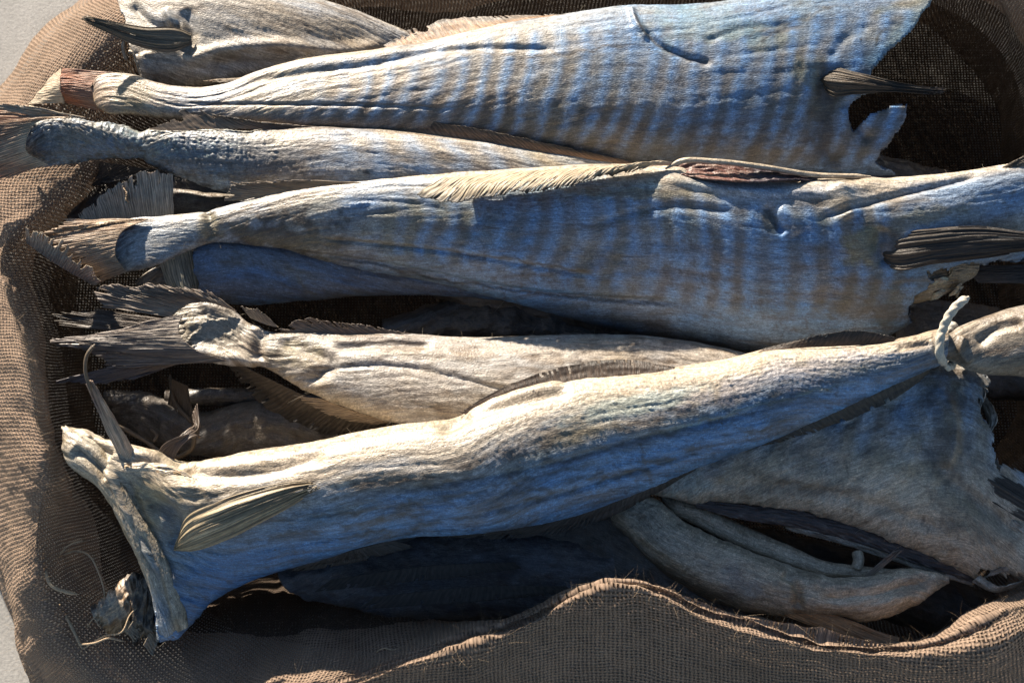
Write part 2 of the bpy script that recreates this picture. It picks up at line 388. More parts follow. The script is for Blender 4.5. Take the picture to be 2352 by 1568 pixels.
def basecol(s, t, y, seed, warm=.5, blue=.35, dirt=.3):
    a = fbm(s*16, y*30, seed, 5); b = fbm(s*11+5, y*34, seed+40, 5); c = fbm(s*30, y*55, seed+70, 4)
    C = mix(WHITE*.92, CREAM, .5+warm*a*1.4)
    s0 = s; s = s+.01*fbm(s*20, y*20, seed+200, 2)
    C = mix(C, BLUE, ss(-.25, .55, b)*blue*1.6)
    C = mix(C, TAN, ss(.05, .75, c)*dirt*1.6)
    C = mix(C, BROWN, ss(.45, .95, fbm(s*45, y*80, seed+90, 4)+.25*c)*dirt)
    C = mix(C, BROWN*1.5, ss(.72, .98, ridge(s*10, y*120, seed+110, 3)/1.75+.25*c)*(.35+dirt))          # lengthwise cracks
    C = mix(C, BROWN*1.25, wrinkle(s0, y, seed)*.62)
    C = mix(C, TAN, ss(.0, .8, fbm(s*22, y*240, seed+130, 3))*.55)
    C = mix(C, BROWN*1.2, ss(.25, .8, fbm(s*190, y*260, seed+150, 3))*.45)
    return C
def grime(C, s, y, seed, k=1.0):
    a = ss(.05, .75, fbm(s*14, y*60, seed, 5))*ss(-.6, .6, fbm(s*4, y*7, seed+5, 2))
    b = ss(.15, .7, fbm(s*9, y*130, seed+9, 4)); c = ss(.2, .6, fbm(s*150, y*170, seed+13, 3))*ss(-.3, .6, fbm(s*12, y*24, seed+15, 3))
    C = mix(C, V3(.17, .125, .075), .6*k*a); C = mix(C, V3(.10, .075, .05), .5*k*b); C = mix(C, V3(.07, .05, .035), .6*k*c)
    return mix(C, V3(.42, .36, .20), .35*k*ss(.1, .8, fbm(s*7, y*13, seed+21, 4)))
def silver_shade(C, w): return C*(1-np.clip(w, 0, 1)[..., None]*(1-V3(.40, .66, .93)))  # silver-blue skin tone deepened with the blue of shaded flanks
# ================================================================= ground
g = bpy.data.meshes.new('ground'); S = 30
g.from_pydata([(-S, -S, 0), (S, -S, 0), (S, S, 0), (-S, S, 0)], [], [(0, 1, 2, 3)]); g.materials.append(CONC)
go = link(bpy.data.objects.new('ground', g)); go['kind'] = 'structure'; go['label'] = 'bare grey concrete ground beside the sack'
# ================================================================= sack
# each station of the opening: outer foot, outer bulge, rim outside, rim crest, rim inside, inner wall, inner bottom  (u, v, z cm)
ST = [
 [(260,-60,-43),(240,-20,-14),(255,0,-3),(330,30,0),(380,60,-3),(420,120,-14),(600,300,-40)],
 [(130,40,-43),(110,70,-14),(140,80,-4),(215,115,-1),(290,150,-4),(330,210,-14),(550,350,-40)],
 [(-10,200,-43),(-20,225,-14),(20,215,-4),(95,240,-2),(190,300,-5),(290,360,-14),(500,450,-40)],
 [(-200,330,-43),(-170,360,-14),(-90,370,-5),(30,400,-2),(190,400,-4),(240,440,-14),(300,500,-40)],
 [(-260,600,-43),(-220,600,-14),(-120,580,-3),(-20,565,0),(25,590,-1),(100,600,-14),(180,640,-40)],
 [(-240,800,-43),(-200,800,-13),(-90,780,-1),(10,770,3.5),(72,780,2.5),(130,800,-14),(200,800,-40)],
 [(-170,1000,-43),(-140,1000,-13),(-60,970,-1),(40,960,3.5),(110,970,2.5),(150,960,-14),(220,950,-40)],
 [(-70,1200,-43),(-60,1180,-14),(-10,1150,-3),(65,1130,2.5),(130,1110,1.5),(175,1095,-14),(240,1080,-40)],
 [(20,1400,-43),(20,1380,-15),(25,1340,-4),(70,1310,-.5),(130,1260,-2),(260,1220,-14),(330,1190,-40)],
 [(80,1580,-43),(80,1560,-16),(100,1540,-8),(140,1500,-4),(200,1450,-5),(300,1370,-9),(480,1300,-18)],
 [(200,1760,-43),(200,1720,-16),(260,1660,-6),(330,1620,-3),(400,1560,-3),(520,1420,-5),(620,1320,-14)],
 [(560,1860,-43),(580,1800,-14),(600,1660,1.8),(640,1590,2.6),(680,1530,1),(720,1420,-4),(760,1330,-12)],
 [(860,1860,-43),(870,1780,-14),(880,1575,1.8),(890,1520,2.4),(895,1485,1),(890,1410,-5),(900,1330,-14)],
 [(1150,1840,-43),(1150,1740,-13),(1140,1500,2.4),(1150,1450,2.8),(1150,1425,1.6),(1140,1400,-14),(1100,1330,-40)],
 [(1420,1840,-43),(1420,1720,-12),(1420,1392,4.6),(1425,1345,5.0),(1430,1338,3.6),(1420,1380,-14),(1400,1300,-40)],
 [(1700,1840,-43),(1700,1730,-12),(1700,1490,4.0),(1690,1425,4.6),(1700,1410,3),(1720,1400,-14),(1700,1300,-40)],
 [(2060,1840,-43),(2050,1750,-12),(2050,1540,2.8),(2060,1490,3.4),(2060,1478,2),(2060,1440,-14),(2000,1330,-40)],
 [(2330,1800,-43),(2320,1700,-12),(2310,1510,3.2),(2290,1430,3.6),(2260,1410,2),(2230,1380,-14),(2150,1250,-40)],
 [(2620,1600,-43),(2590,1500,-12),(2520,1360,0),(2450,1310,1.2),(2400,1290,-1),(2330,1230,-14),(2200,1100,-40)],
 [(2700,1200,-43),(2680,1150,-12),(2620,1080,0),(2540,1040,1),(2480,1020,-1),(2380,1000,-14),(2330,960,-40)],
 [(2700,800,-43),(2680,760,-12),(2620,700,0),(2540,680,2),(2450,670,-1),(2350,660,-14),(2300,680,-40)],
 [(2680,300,-43),(2660,280,-12),(2600,260,0),(2500,240,3),(2420,240,1),(2370,310,-14),(2300,380,-40)],
 [(2560,-190,-43),(2540,-150,-12),(2480,-140,1),(2400,-120,4),(2310,-40,3),(2290,60,-14),(2240,160,-40)],
 [(2200,-360,-43),(2180,-330,-12),(2140,-290,1),(2080,-230,3.5),(2060,-150,1),(2060,-70,-14),(2060,40,-40)],
 [(1800,-400,-43),(1800,-360,-12),(1790,-300,0),(1780,-240,3),(1780,-160,1),(1780,-80,-14),(1780,20,-40)],
 [(1400,-340,-43),(1400,-300,-12),(1390,-250,-1),(1390,-190,1.5),(1390,-110,0),(1380,10,-14),(1300,180,-40)],
 [(1000,-280,-43),(1000,-240,-13),(1000,-160,-2),(1000,-90,0),(1000,-30,-1),(990,50,-14),(950,200,-40)],
 [(600,-240,-43),(600,-200,-13),(600,-130,-3),(620,-80,-1),(650,-40,-3),(680,50,-14),(700,200,-40)],
]
def periodic(A, k):
    """smooth closed resample of axis 0"""
    n = len(A); A3 = np.concatenate([A[-3:], A, A[:4]])
    x = np.linspace(0, n, k, endpoint=False)+3; i = np.floor(x).astype(int); q = (x-i)[:, None, None]
    p0, p1, p2, p3 = A3[i-1], A3[i], A3[i+1], A3[i+2]
    return .5*((2*p1)+(-p0+p2)*q+(2*p0-5*p1+4*p2-p3)*q*q+(-p0+3*p1-3*p2+p3)*q**3)
A = np.array(ST, float)
W = P(A[..., 0], A[..., 1], A[..., 2])
W[:, 0, 2] = .002; W[:, 1:, 2] = np.maximum(W[:, 1:, 2], .01)
NS, NP = 1500, 230
W = periodic(W, NS)
W = np.stack([spl(W[:, k].reshape(NS, 3), NS) if False else W[:, k] for k in range(7)], 1)
prof = np.linspace(0, 6, NP); i = np.clip(prof.astype(int), 0, 5); q = (prof-i)[None, :, None]
Wp = np.concatenate([2*W[:, :1]-W[:, 1:2], W, 2*W[:, -1:]-W[:, -2:-1]], 1)
p0, p1, p2, p3 = Wp[:, i], Wp[:, i+1], Wp[:, i+2], Wp[:, i+3]
X = .5*((2*p1)+(-p0+p2)*q+(2*p0-5*p1+4*p2-p3)*q*q+(-p0+3*p1-3*p2+p3)*q**3)
X[..., 2] = np.maximum(X[..., 2], .003)
arc = np.zeros(NS); ring = X[:, NP//2]; arc[1:] = np.cumsum(np.linalg.norm(np.diff(ring, axis=0), axis=1))
parc = np.zeros((NS, NP)); parc[:, 1:] = np.cumsum(np.linalg.norm(np.diff(X, axis=1), axis=2), 1)
X0 = X.copy(); Nn = gnorm(X)
cen = X.mean((0, 1)); 
s_ = np.repeat(arc[:, None], NP, 1)
per = s_/arc[-1]
fade = ss(0, .03, per)*ss(0, .03, 1-per)
d = fade*(.008*fbm(s_*8, parc*5, 3, 2)+.002*ridge(s_*13, parc*7+.3*np.sin(s_*20), 8, 2)+.0012*fbm(s_*60, parc*60, 5, 2))
d *= ss(0, .12, np.linspace(0, 1, NP))[None]
X = X+Nn*d[..., None]; X[..., 2] = np.maximum(X[..., 2], .003)
SACKX = X.copy()
sack = thing('burlap_sack', 'open brown burlap sack with rolled rim holding the dried fish', 'sack', (0, 0, 0))
X = np.concatenate([X, X[:1]]); X0 = np.concatenate([X0, X0[:1]]); UU = np.repeat(np.concatenate([[0], np.cumsum(np.linalg.norm(np.diff(X0[:, int(NP*.55)], axis=0), axis=1))])[:, None], NP, 1); s_ = np.concatenate([s_, s_[:1]+arc[-1]+np.linalg.norm(ring[-1]-ring[0])]); parc = np.concatenate([parc, parc[:1]])
SHADED_BURLAP = burlap_material('shade_darkened_burlap', (.085, .062, .046))  # darker copy of the burlap, the pit's shade put into its colour
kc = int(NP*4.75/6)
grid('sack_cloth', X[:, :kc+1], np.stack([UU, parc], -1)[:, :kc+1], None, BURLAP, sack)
grid('sack_lower_inside', X[:, kc:], np.stack([UU, parc], -1)[:, kc:], None, SHADED_BURLAP, sack, label='lower inside of the sack, coloured dark for its shade')
bx = W.mean(1)[:, :2]; inner = W[:, 6]; cx = inner.mean(0)
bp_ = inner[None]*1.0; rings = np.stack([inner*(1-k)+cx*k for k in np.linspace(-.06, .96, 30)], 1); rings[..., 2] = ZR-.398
grid('sack_bottom', np.concatenate([rings, rings[:1]]), np.concatenate([rings, rings[:1]])[..., :2], None, SHADED_BURLAP, sack)
# ================================================================= fish
GRP = 'dried fish piled in the sack'
def fish(name, label, u, v, z): return thing(name, label, 'dried fish', tuple(P(u, v, z)), GRP)
def ribs(U, s, tt, s0, s1, t0, t1, period, seed, skew=0.0, soft=.1):
    ph = (s+skew*tt+.02*(tt-.45)**2*2)/period + .32*fbm(s*9, tt*2, seed, 2)+.05*fbm(s*90,tt*30,seed+3,3)
    g = .5+.5*np.cos(2*np.pi*ph)
    env = ss(s0, s0+.06, s)*ss(s1, s1-.06, s)*ss(t0, t0+soft, tt)*ss(t1, t1-soft, tt)
    amp_ = .6+.4*_h(np.floor(ph+.5), np.floor(ph+.5)*0, seed)
    env = env*amp_*ss(-1.8, -.1, fbm(s*6+seed, tt*2.2, seed+8, 2))
    return np.clip(g*1.1, 0, 1)**.9, env
def strip(name, parent, top, bot, zt, zb, colf, n=200, m=36, seed=0, sag=0.0, material=None, thick=.0012):
    T = spl(top, n); B = spl(bot, n); TP = P(T[:, 0], T[:, 1], spl(zt, n)[:, 0]); BP = P(B[:, 0], B[:, 1], spl(zb, n)[:, 0])
    r = np.linspace(0, 1, m)[None, :, None]; X = TP[:, None]*(1-r)+BP[:, None]*r
    L = np.concatenate([[0], np.cumsum(np.linalg.norm(np.diff(TP, axis=0), axis=1))]); y = np.linalg.norm(TP-BP, axis=1)[:, None]*r[..., 0]; s = L[:, None]+0*y
    N = gnorm(X); N = N*(np.sign(N[n//2, m//2, 2]) or 1); mask = None
    if name == 'pectoral_fin':
        q = s/s.max(); q = 1-q if top[0][0] < 300 and len(top) == 5 else q; rr0 = r[..., 0]+0*s
        mask = (q < .985-.22*np.abs(noise(rr0*9, seed*1.3, seed))-.1*np.abs(noise(rr0*31, seed*.7, seed+3))) & ~((noise(rr0*22+.8*noise(s*9, 0, seed), s*3, seed+31) > .52) & (q > .45))
        mask |= q < .3
    hw = np.linalg.norm(TP-BP, axis=1)[:, None]
    rough = (.0016*fbm(s*30, y*80, seed, 3)+.0007*ridge(s*60, y*300, seed+4, 2)) if name != 'pectoral_fin' else .0012*fbm(s*12, r[..., 0]*3, seed, 2)+.0009*noise(s*8, r[..., 0]*14, seed+1)+.0006*noise(s*14, r[..., 0]*34, seed+2)
    X = X+N*(sag*np.sin(np.pi*r[..., 0])*np.minimum(1, hw/.02)+rough*(1.5 if name == 'pectoral_fin' else 1))[..., None]
    U, V = proj(X); return grid(name, X, np.stack([s, y if name != 'pectoral_fin' else r[..., 0]*hw.max()+0*s], -1), colf(U, V, s, r[..., 0]+0*s, y), material or SKIN, parent, mask, False, thick)
def blade(parent, top, bot, zt, zb, seed, c0, c1):
    def cf(U, V, s, t, y):
        k = .5+.5*noise(s*7, t*12, seed)+.45*noise(s*10, t*40, seed+5)
        return mix(mix(c0+0*t[..., None], c1, s/s.max()), c0*1.7, ss(.6, 1.1, k))*(.65+.6*np.clip(k, 0, 1))[..., None]
    return strip('pectoral_fin', parent, top, bot, zt, zb, cf, 260, 60, seed, .0045, FIN, .0009)
# ---------------- A: top left fish, neck to the left
A_ = fish('dried_fish', 'cream dried fish at the back left, its dark fin pointing over the rolled rim', 560, 110, -2)
def pa(U, V, s, t, y, f):
    C = basecol(s, t, y, 11, .5, .15, .25)
    C = mix(C, GREY*.8, .75*blob(U, V, 600, 155, 190, 30, 3, .3, -6))
    C = mix(C, GREY*.75, .7*blob(U, V, 480, 60, 40, 50, 4, .4)); C = mix(C, BROWN, .8*blob(U, V, 425, 75, 20, 40, 5, .4))
    C = mix(C, TAN, .6*line(U, V, [(500,120),(650,108),(800,118),(900,100)], 9, 8))
    C = mix(C, V3(.5,.45,.35), .5*blob(U, V, 310, 40, 40, 55, 6, .4))
    return grime(C, s, y, 461, 0.6)
def da(U, V, s, t, y, f):
    return (crease(U, V, [(400,150),(520,112),(640,105),(780,118),(900,105)], 16, -.006)+crease(U, V, [(300,10),(360,60),(420,60)], 10, .0035)
            +crease(U, V, [(420,20),(440,70),(430,130)], 14, .004)+crease(U, V, [(330,120),(345,190)], 16, -.006)+crease(U, V, [(380,20),(400,60)],9,-.005)
            +crease(U, V, [(480,150),(560,150),(700,140)], 22, .006))
body(A_, [(262,-60),(340,-60),(520,-50),(690,-8),(820,30),(940,75),(1050,110)], [(325,192),(360,195),(460,198),(560,180),(700,170),(860,160),(1050,150)],
     [-3.2,-1.6,-.8,-1,-2,-3,-4], [-2,-2,-2,-2,-3,-4,-5], [3,3.2,3.0,2.6,2.2,1.5,1], 11, pa, da, capR=True, full=.85,
     cuts=[[(200,-80),(262,-10),(290,60),(300,110),(318,150),(330,215),(200,215)]], jag=5)
blade(A_, [(172,33),(250,48),(330,62),(410,66),(440,80)], [(172,38),(240,72),(320,108),(405,118),(438,102)], [4.2,3.6,2.6,2,1.2], [4.0,3.0,1.8,1.2,.8], 21, V3(.16,.13,.09), V3(.22,.175,.12))
tube('bone', [(283,95,-1),(285,120,-1.5),(292,140,-2)], .0022, SKIN, A_)
for k, b in enumerate([[(300,105,-1),(310,125,-1),(318,150,-1.5),(330,185,-2)], [(295,120,-1),(312,122,-1)]]): tube('bone', b, .0024, SKIN, A_)
# ---------------- B: big fish at the top
B_ = fish('dried_fish', 'largest pale fish along the top, brown rib stripes, reddish tail fin at left', 1250, 220, 0)
def pb(U, V, s, t, y, f):
    C = basecol(s, t, y, 23, .4, .22, .22)
    C = mix(C, BLUE, .5*ss(1100, 1500, U)*ss(-.9,.5,fbm(s*9,y*14,72,3)))  # right part painted bluer to stand in for shade
    g, e = ribs(U, s, t, .18, .86, .12, 1.0, .0222, 5, .010)
    lowr = ss(-.15, .45, t+.25*f-.42+.12*fbm(s*20, t*6, 31, 3))
    brk = ss(-1.0, .1, fbm(s*12, t*5, 77, 4))
    C = mix(C, BLUE*1.02, (1-g)**1.2*e*.95*ss(.12, .45, f))
    C = mix(C, TAN*.95, g**1.5*e*(.12+.85*lowr)*brk*.9)
    C = mix(C, BROWN*1.2, g**1.3*e*ss(.55, 1.0, t+.12*f)*brk*.75)
    C = mix(C, TAN*.8, .75*ss(.78, 1.0, t+.05*fbm(s*30, t*4, 9, 3))*ss(.95,.8,f))
    C = mix(C, BROWN, .35*ss(.0,.6,fbm(s*60, y*120, 15, 4))*lowr)
    C = mix(C, TAN, .55*blob(U, V, 1010, 155, 20, 9, 3)); C = mix(C, OCHRE*.7, .6*blob(U, V, 1690, 75, 75, 17, 4, .35, -12)); C = mix(C, BROWN, .8*blob(U, V, 1655, 80, 7, 4, 4, .3))
    C = mix(C, OCHRE*.8, .5*blob(U, V, 1770, 100, 70, 22, 8, .5, -6)); C = mix(C, BROWN*1.4, .8*line(U, V, [(1610,100),(1680,68),(1760,66),(1860,64)], 5, 6))
    C = mix(C, BROWN*1.3, .8*line(U, V, [(1740,100),(1775,78),(1820,70)], 4, 4)); C = mix(C, TEAL, .5*blob(U, V, 1620, 60, 140, 50, 9, .6))
    C = mix(C, OCHRE*.7, .6*blob(U, V, 1860, 165, 50, 45, 10, .6)); C = mix(C, BROWN*1.4, .9*blob(U, V, 1890, 235, 34, 95, 11, .4, 5)); C = mix(C, BROWN*1.5, .6*blob(U, V, 1700, 350, 330, 50, 17, .7)*ss(-.3,.5,fbm(s*50,y*80,43,4)))
    C = mix(C, BROWN*1.3, .7*line(U, V, [(1895,240),(1900,320),(1920,400)], 16, 14, 5)); C = mix(C, TAN, .55*blob(U, V, 1985, 320, 50, 40, 12, .6))
    C = mix(C, BROWN*1.2, .85*line(U, V, [(1455,20),(1475,60),(1500,95),(1540,120),(1590,140),(1640,148)], 4, 6, 3))
    C = mix(C, BROWN*1.1, .75*line(U, V, [(400,235),(600,240),(900,240),(1050,248)], 2.6, 5, 3)); C = mix(C, TAN*.7, .8*line(U, V, [(560,200),(700,180),(860,163),(1000,132),(1300,122),(1500,95)], 3.2, 9, 4))
    C = mix(C, TAN, .6*line(U, V, [(1930,10),(1800,60),(1700,90)], 4, 9, 6)); C = mix(C, OCHRE*.6, .6*line(U, V, [(2000,30),(2080,10),(2140,-10)], 9, 8, 7)); C = mix(C, BROWN, .8*line(U, V, [(2010,110),(2020,80),(2040,66)], 3.5, 4, 8))
    C = mix(C, OCHRE*.55, .75*blob(U, V, 290, 215, 70, 40, 13, .5)); C = mix(C, RUST*1.1, .35*blob(U, V, 222, 200, 40, 50, 14, .5)); C = mix(C, TAN, .4*ss(420, 260, U))
    C = mix(C, TEAL*1.1, .55*line(U, V, [(2150,0),(2090,60),(2040,110),(1995,170)], 20, 6, 9))
    C = silver_shade(C, ss(900,1500,U)*(.55+.5*fbm(s*10,y*20,5,3))); return grime(C, s, y, 411, 0.65)
def db(U, V, s, t, y, f):
    g, e = ribs(U, s, t, .18, .86, .12, 1.0, .0222, 5, .010)
    return (e*(.0004*(1-g)) + crease(U, V, [(1448,15),(1462,55),(1490,90)], 7, -.0035)+crease(U, V, [(1475,60),(1510,100),(1560,125),(1640,148)], 7, .003)
            +crease(U, V, [(560,192),(700,168),(860,148),(1000,118),(1300,112)], 7, .0028)+crease(U, V, [(520,190),(680,148),(800,140),(960,105)], 16, -.003)
            +crease(U, V, [(1880,150),(1900,220),(1895,320),(1930,400)], 26, .007)+crease(U, V, [(1610,100),(1700,66),(1850,62)], 7, .0012)
            +crease(U, V, [(1950,220),(1970,280),(2000,330)], 14, .006)+crease(U, V, [(2000,60),(1940,90),(1900,140)], 12, .0012)
            +crease(U, V, [(400,238),(900,244),(1050,250)], 4, .0018))
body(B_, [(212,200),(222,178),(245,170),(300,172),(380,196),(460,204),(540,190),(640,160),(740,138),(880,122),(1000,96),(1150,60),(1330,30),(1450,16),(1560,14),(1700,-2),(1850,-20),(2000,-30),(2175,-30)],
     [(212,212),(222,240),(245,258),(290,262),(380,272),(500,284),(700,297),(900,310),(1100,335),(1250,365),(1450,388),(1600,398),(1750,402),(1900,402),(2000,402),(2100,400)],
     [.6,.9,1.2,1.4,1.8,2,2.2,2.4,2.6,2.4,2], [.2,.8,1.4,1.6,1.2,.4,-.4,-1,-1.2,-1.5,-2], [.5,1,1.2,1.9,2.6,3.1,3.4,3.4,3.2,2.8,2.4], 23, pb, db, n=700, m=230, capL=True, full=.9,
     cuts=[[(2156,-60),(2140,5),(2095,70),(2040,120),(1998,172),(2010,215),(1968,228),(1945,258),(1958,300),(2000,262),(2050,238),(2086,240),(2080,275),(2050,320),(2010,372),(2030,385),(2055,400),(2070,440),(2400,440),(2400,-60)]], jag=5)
fin(B_, [(262,166),(235,205),(262,262)], [(140,158),(135,200),(150,238)], [.3,.4,-.6], [.6,.8,-.4], 31, 9, V3(.36,.25,.18), RUST*.9, 'tail_fin', .05, 0, .001, m=50)
fin(B_, [(140,158),(138,198),(148,238)], [(120,175),(75,225),(62,238)], [.5,.8,-.4], [-1.5,-2,-2.5], 32, 8, CREAM, CREAM*.9, 'tail_fin', .08, 0, .001, m=40)
fin(B_, [(1310,36),(1180,58),(1060,88),(960,104),(900,118)], [(1270,32),(1100,38),(1000,46),(960,60),(880,104)], [1.5,1.2,1,.5,.2], [.2,0,-.3,-.5,-.3], 33, 14, V3(.36,.19,.08), V3(.2,.175,.15), 'dorsal_fin', .25, .2, .001)
fin(B_, [(900,122),(760,142),(660,160),(560,180)], [(760,135),(620,158),(500,194),(452,186)], [2,2,1.6,1.2], [2.4,2.2,1.4,1.5], 34, 12, CREAM*.9, TAN, 'dorsal_fin', .3, .25, .001)
blade(B_, [(1886,178),(1908,156),(1960,164),(2050,186),(2120,198),(2184,204)], [(1886,192),(1908,218),(1960,216),(2050,212),(2120,217),(2182,220)], [2.6,3.8,4.2,3.8,3.6], [2.4,3.2,3.4,3.4,3.4], 35, V3(.10,.075,.05), V3(.035,.03,.028))
# ---------------- C: second fish, tail out of frame at left
C_ = fish('dried_fish', 'second dried fish from the top, dark scaly tail end and brown back fin', 800, 350, 0)
def pc(U, V, s, t, y, f):
    C = basecol(s, t, y, 41, .45, .25, .25)
    C = mix(C, GREY*.6, .85*blob(U, V, 470, 355, 240, 60, 5, .35)); C = mix(C, GREY*.55, .85*blob(U, V, 180, 330, 140, 45, 6, .25))
    C = mix(C, BLUE*.6, .5*blob(U, V, 220, 345, 60, 30, 8, .5)); C = mix(C, BROWN*1.1, .6*ss(.0,.5, fbm(s*120, y*120, 8, 3))*ss(700, 400, U))
    C = mix(C, V3(.5,.52,.42), .7*ss(.35,.5, fbm(s*260, y*260, 18, 2))*blob(U, V, 400, 320, 190, 50, 7, .3))
    g, e = ribs(U, s, t, .28, .6, .05, .9, .036, 45, -.02)
    C = mix(C, BLUE*1.1, (1-g)*e*.5); C = mix(C, TAN, .5*ss(.6,.95,t)*ss(700,900,U)*ss(-.3,.4,fbm(s*30,y*50,91,3)))
    C = mix(C, BROWN, .8*blob(U, V, 840, 396, 8, 5, 9, .2))
    C = silver_shade(C, ss(700,450,U)*.7*(.7+.6*fbm(s*14,y*30,5,3))); return grime(C, s, y, 421, 0.8)
def dc(U, V, s, t, y, f):
    k = ss(760, 500, U)
    vor = noise(s*230, y*230, 61); return k*.0009*np.abs(vor)*2+crease(U, V, [(322,270),(318,330),(330,380)], 18, .004)+crease(U, V, [(350,300),(430,290),(600,300)], 12, .003)+crease(U, V, [(30,290),(150,262),(240,285)], 8, .003)
body(C_, [(48,330),(58,292),(90,268),(150,262),(230,280),(325,300),(400,286),(500,290),(600,296),(750,292),(900,303),(1050,320),(1250,348),(1400,360),(1500,385)],
     [(48,338),(58,362),(90,378),(140,378),(220,365),(320,362),(400,398),(520,440),(680,460),(850,470),(1000,470),(1200,460),(1350,440),(1500,420)],
     [2,1.5,1.5,1.8,1.8,1.5,1.2,.8,0], [-.5,-1,-1,-.6,.2,.4,.2,-.5,-1], [.4,1.1,1.5,2.1,2.5,2.6,2.4,1.8,.8], 41, pc, dc, n=560, capL=True, capR=True, full=.9)
fin(C_, [(190,268),(75,290),(60,345),(110,378)], [(-60,244),(-90,270),(-90,390),(-40,425)], [2.5,3,2.4,.8], [2.5,3,2,0], 51, 20, V3(.5,.4,.28), V3(.3,.13,.07), 'tail_fin', .12, .2, .0018, m=80)
fin(C_, [(200,272),(140,264),(80,268)], [(60,243),(20,240),(-60,238)], [2.6,2.6,2.6], [3.2,3.2,3.2], 54, 8, CREAM, CREAM, 'tail_fin', .1, .1, .001, m=60)
fin(C_, [(800,298),(650,298),(500,296),(400,300),(345,298)], [(640,284),(520,268),(410,250),(398,262),(340,292)], [2.2,2.2,2.2,2.2,2], [2.6,2.8,3,2.6,2], 52, 12, V3(.3,.22,.15), DARK*2, 'dorsal_fin', .35, .3, .0011, label='dark frayed fin near the tail')
fin(C_, [(1480,384),(1300,358),(1150,336),(1000,316),(880,302)], [(1430,366),(1180,312),(1060,288),(930,276),(850,298)], [1.4,1.8,2.2,2.2,2.2], [1.6,2.4,3,3,2], 53, 22, V3(.36,.22,.13), V3(.08,.065,.05), 'dorsal_fin', .18, .1, .0014)
# ---------------- D: big middle fish
D_ = fish('dried_fish', 'large blue grey fish across the middle, folded cream back fin and red slit', 1250, 560, 0)
def pd_(U, V, s, t, y, f):
    C = basecol(s, t, y, 61, .35, .35, .22)
    g, e = ribs(U, s, t, .24, .78, .1, .82, .0236, 65, .02)
    brk = ss(-1.0, .1, fbm(s*12, t*5, 87, 4))
    C = mix(C, BLUE, .62*ss(600, 1250, U)*ss(-.9,.5,fbm(s*9,y*14,71,3)))  # extra blue over the flank paints in its shade colour
    C = mix(C, BLUE*1.08, (1-g)**1.2*e*.85); C = mix(C, TAN*.85, g**1.6*e*brk*.72)
    C = mix(C, TAN*.8, .45*ss(.1,.7,fbm(s*24, y*60, 33, 4))*ss(.2,.5,t))
    C = mix(C, BROWN*1.1, .9*blob(U, V, 640, 520, 180, 62, 4, .5, 8)*ss(-.6,.4,fbm(s*60, y*90, 3, 4))); C = mix(C, BROWN, .8*blob(U, V, 640, 545, 150, 24, 5, .4, 6))
    C = mix(C, V3(.34,.40,.45), .8*blob(U, V, 360, 550, 130, 50, 6, .35, -14)); C = mix(C, OCHRE*.5, .6*blob(U, V, 480, 525, 26, 45, 7, .5))
    C = mix(C, BROWN*1.2, .75*line(U, V, [(700,545),(830,552),(1000,575),(1200,600),(1400,640)], 3, 7, 3))
    C = mix(C, DARK*1.5, .85*line(U, V, [(520,565),(700,590),(830,600),(1000,640),(1200,668),(1400,690),(1600,700)], 3.4, 6, 4))
    C = mix(C, TEAL, .5*blob(U, V, 1300, 430, 260, 30, 8, .5)); C = mix(C, OCHRE*.6, .6*blob(U, V, 1500, 445, 190, 12, 9, .6)); C = mix(C, BROWN*1.6, .6*line(U, V, [(1250,510),(1420,512),(1500,480),(1700,488)], 4, 9, 9))
    C = mix(C, OCHRE*.62, .9*blob(U, V, 1985, 560, 55, 50, 10, .5, -30)); C = mix(C, OCHRE*.6, .5*blob(U, V, 2120, 500, 150, 22, 11, .6, -14))
    C = mix(C, BROWN*1.3, .8*blob(U, V, 2040, 560, 30, 50, 12, .4)); C = mix(C, TAN*.7, .7*blob(U, V, 2000, 690, 110, 60, 14, .6))
    C = mix(C, CREAM, .55*blob(U, V, 1930, 450, 30, 60, 15, .5)); C = mix(C, TAN*.7, .8*blob(U, V, 1770, 510, 16, 45, 13, .5, -20))
    C = mix(C, CREAM*1.1, .85*ss(.09, .0, t)*ss(500,700,U)); C = mix(C, BROWN*1.4, .6*line(U, V, [(1880,500),(2000,470),(2150,430),(2260,400)], 3.5, 6, 16))
    C = mix(C, BROWN*1.2, .7*ss(.86, 1.0, t+.04*fbm(s*60, t*3, 9, 3))*ss(1100,1500,U))
    C = silver_shade(C, ss(.06,.3,t)*ss(450,1000,U)*(.75+.5*fbm(s*10,y*20,5,3))); return grime(C, s, y, 401, 0.85)
def dd(U, V, s, t, y, f):
    g, e = ribs(U, s, t, .24, .78, .1, .82, .0236, 65, .02)
    return (e*.0006*(1-g)+crease(U, V, [(1755,470),(1778,500),(1800,540)], 10, .004)+crease(U, V, [(1785,480),(1815,500),(1830,540)], 16, -.0035)
      +crease(U, V, [(1500,405),(1700,440),(1900,440),(2050,410)], 12, -.003)+crease(U, V, [(1350,520),(1500,478),(1700,486)], 9, .0018)
      +crease(U, V, [(1870,420),(1900,520),(1960,620)], 34, .003)+crease(U, V, [(1920,420),(1960,500)], 20, -.005)
      +crease(U, V, [(700,545),(1000,575),(1400,640)], 5, .002)+crease(U, V, [(520,565),(830,600),(1200,668),(1600,700)], 6, .003)
      +crease(U, V, [(1880,500),(2050,450),(2260,400)], 8, .004)+crease(U, V, [(2030,520),(2020,560),(2040,610)], 16, .006)+crease(U, V, [(478,480),(485,555)], 12, .004)
      +crease(U, V, [(1560,392),(1700,402),(1860,412)], 7, .004))
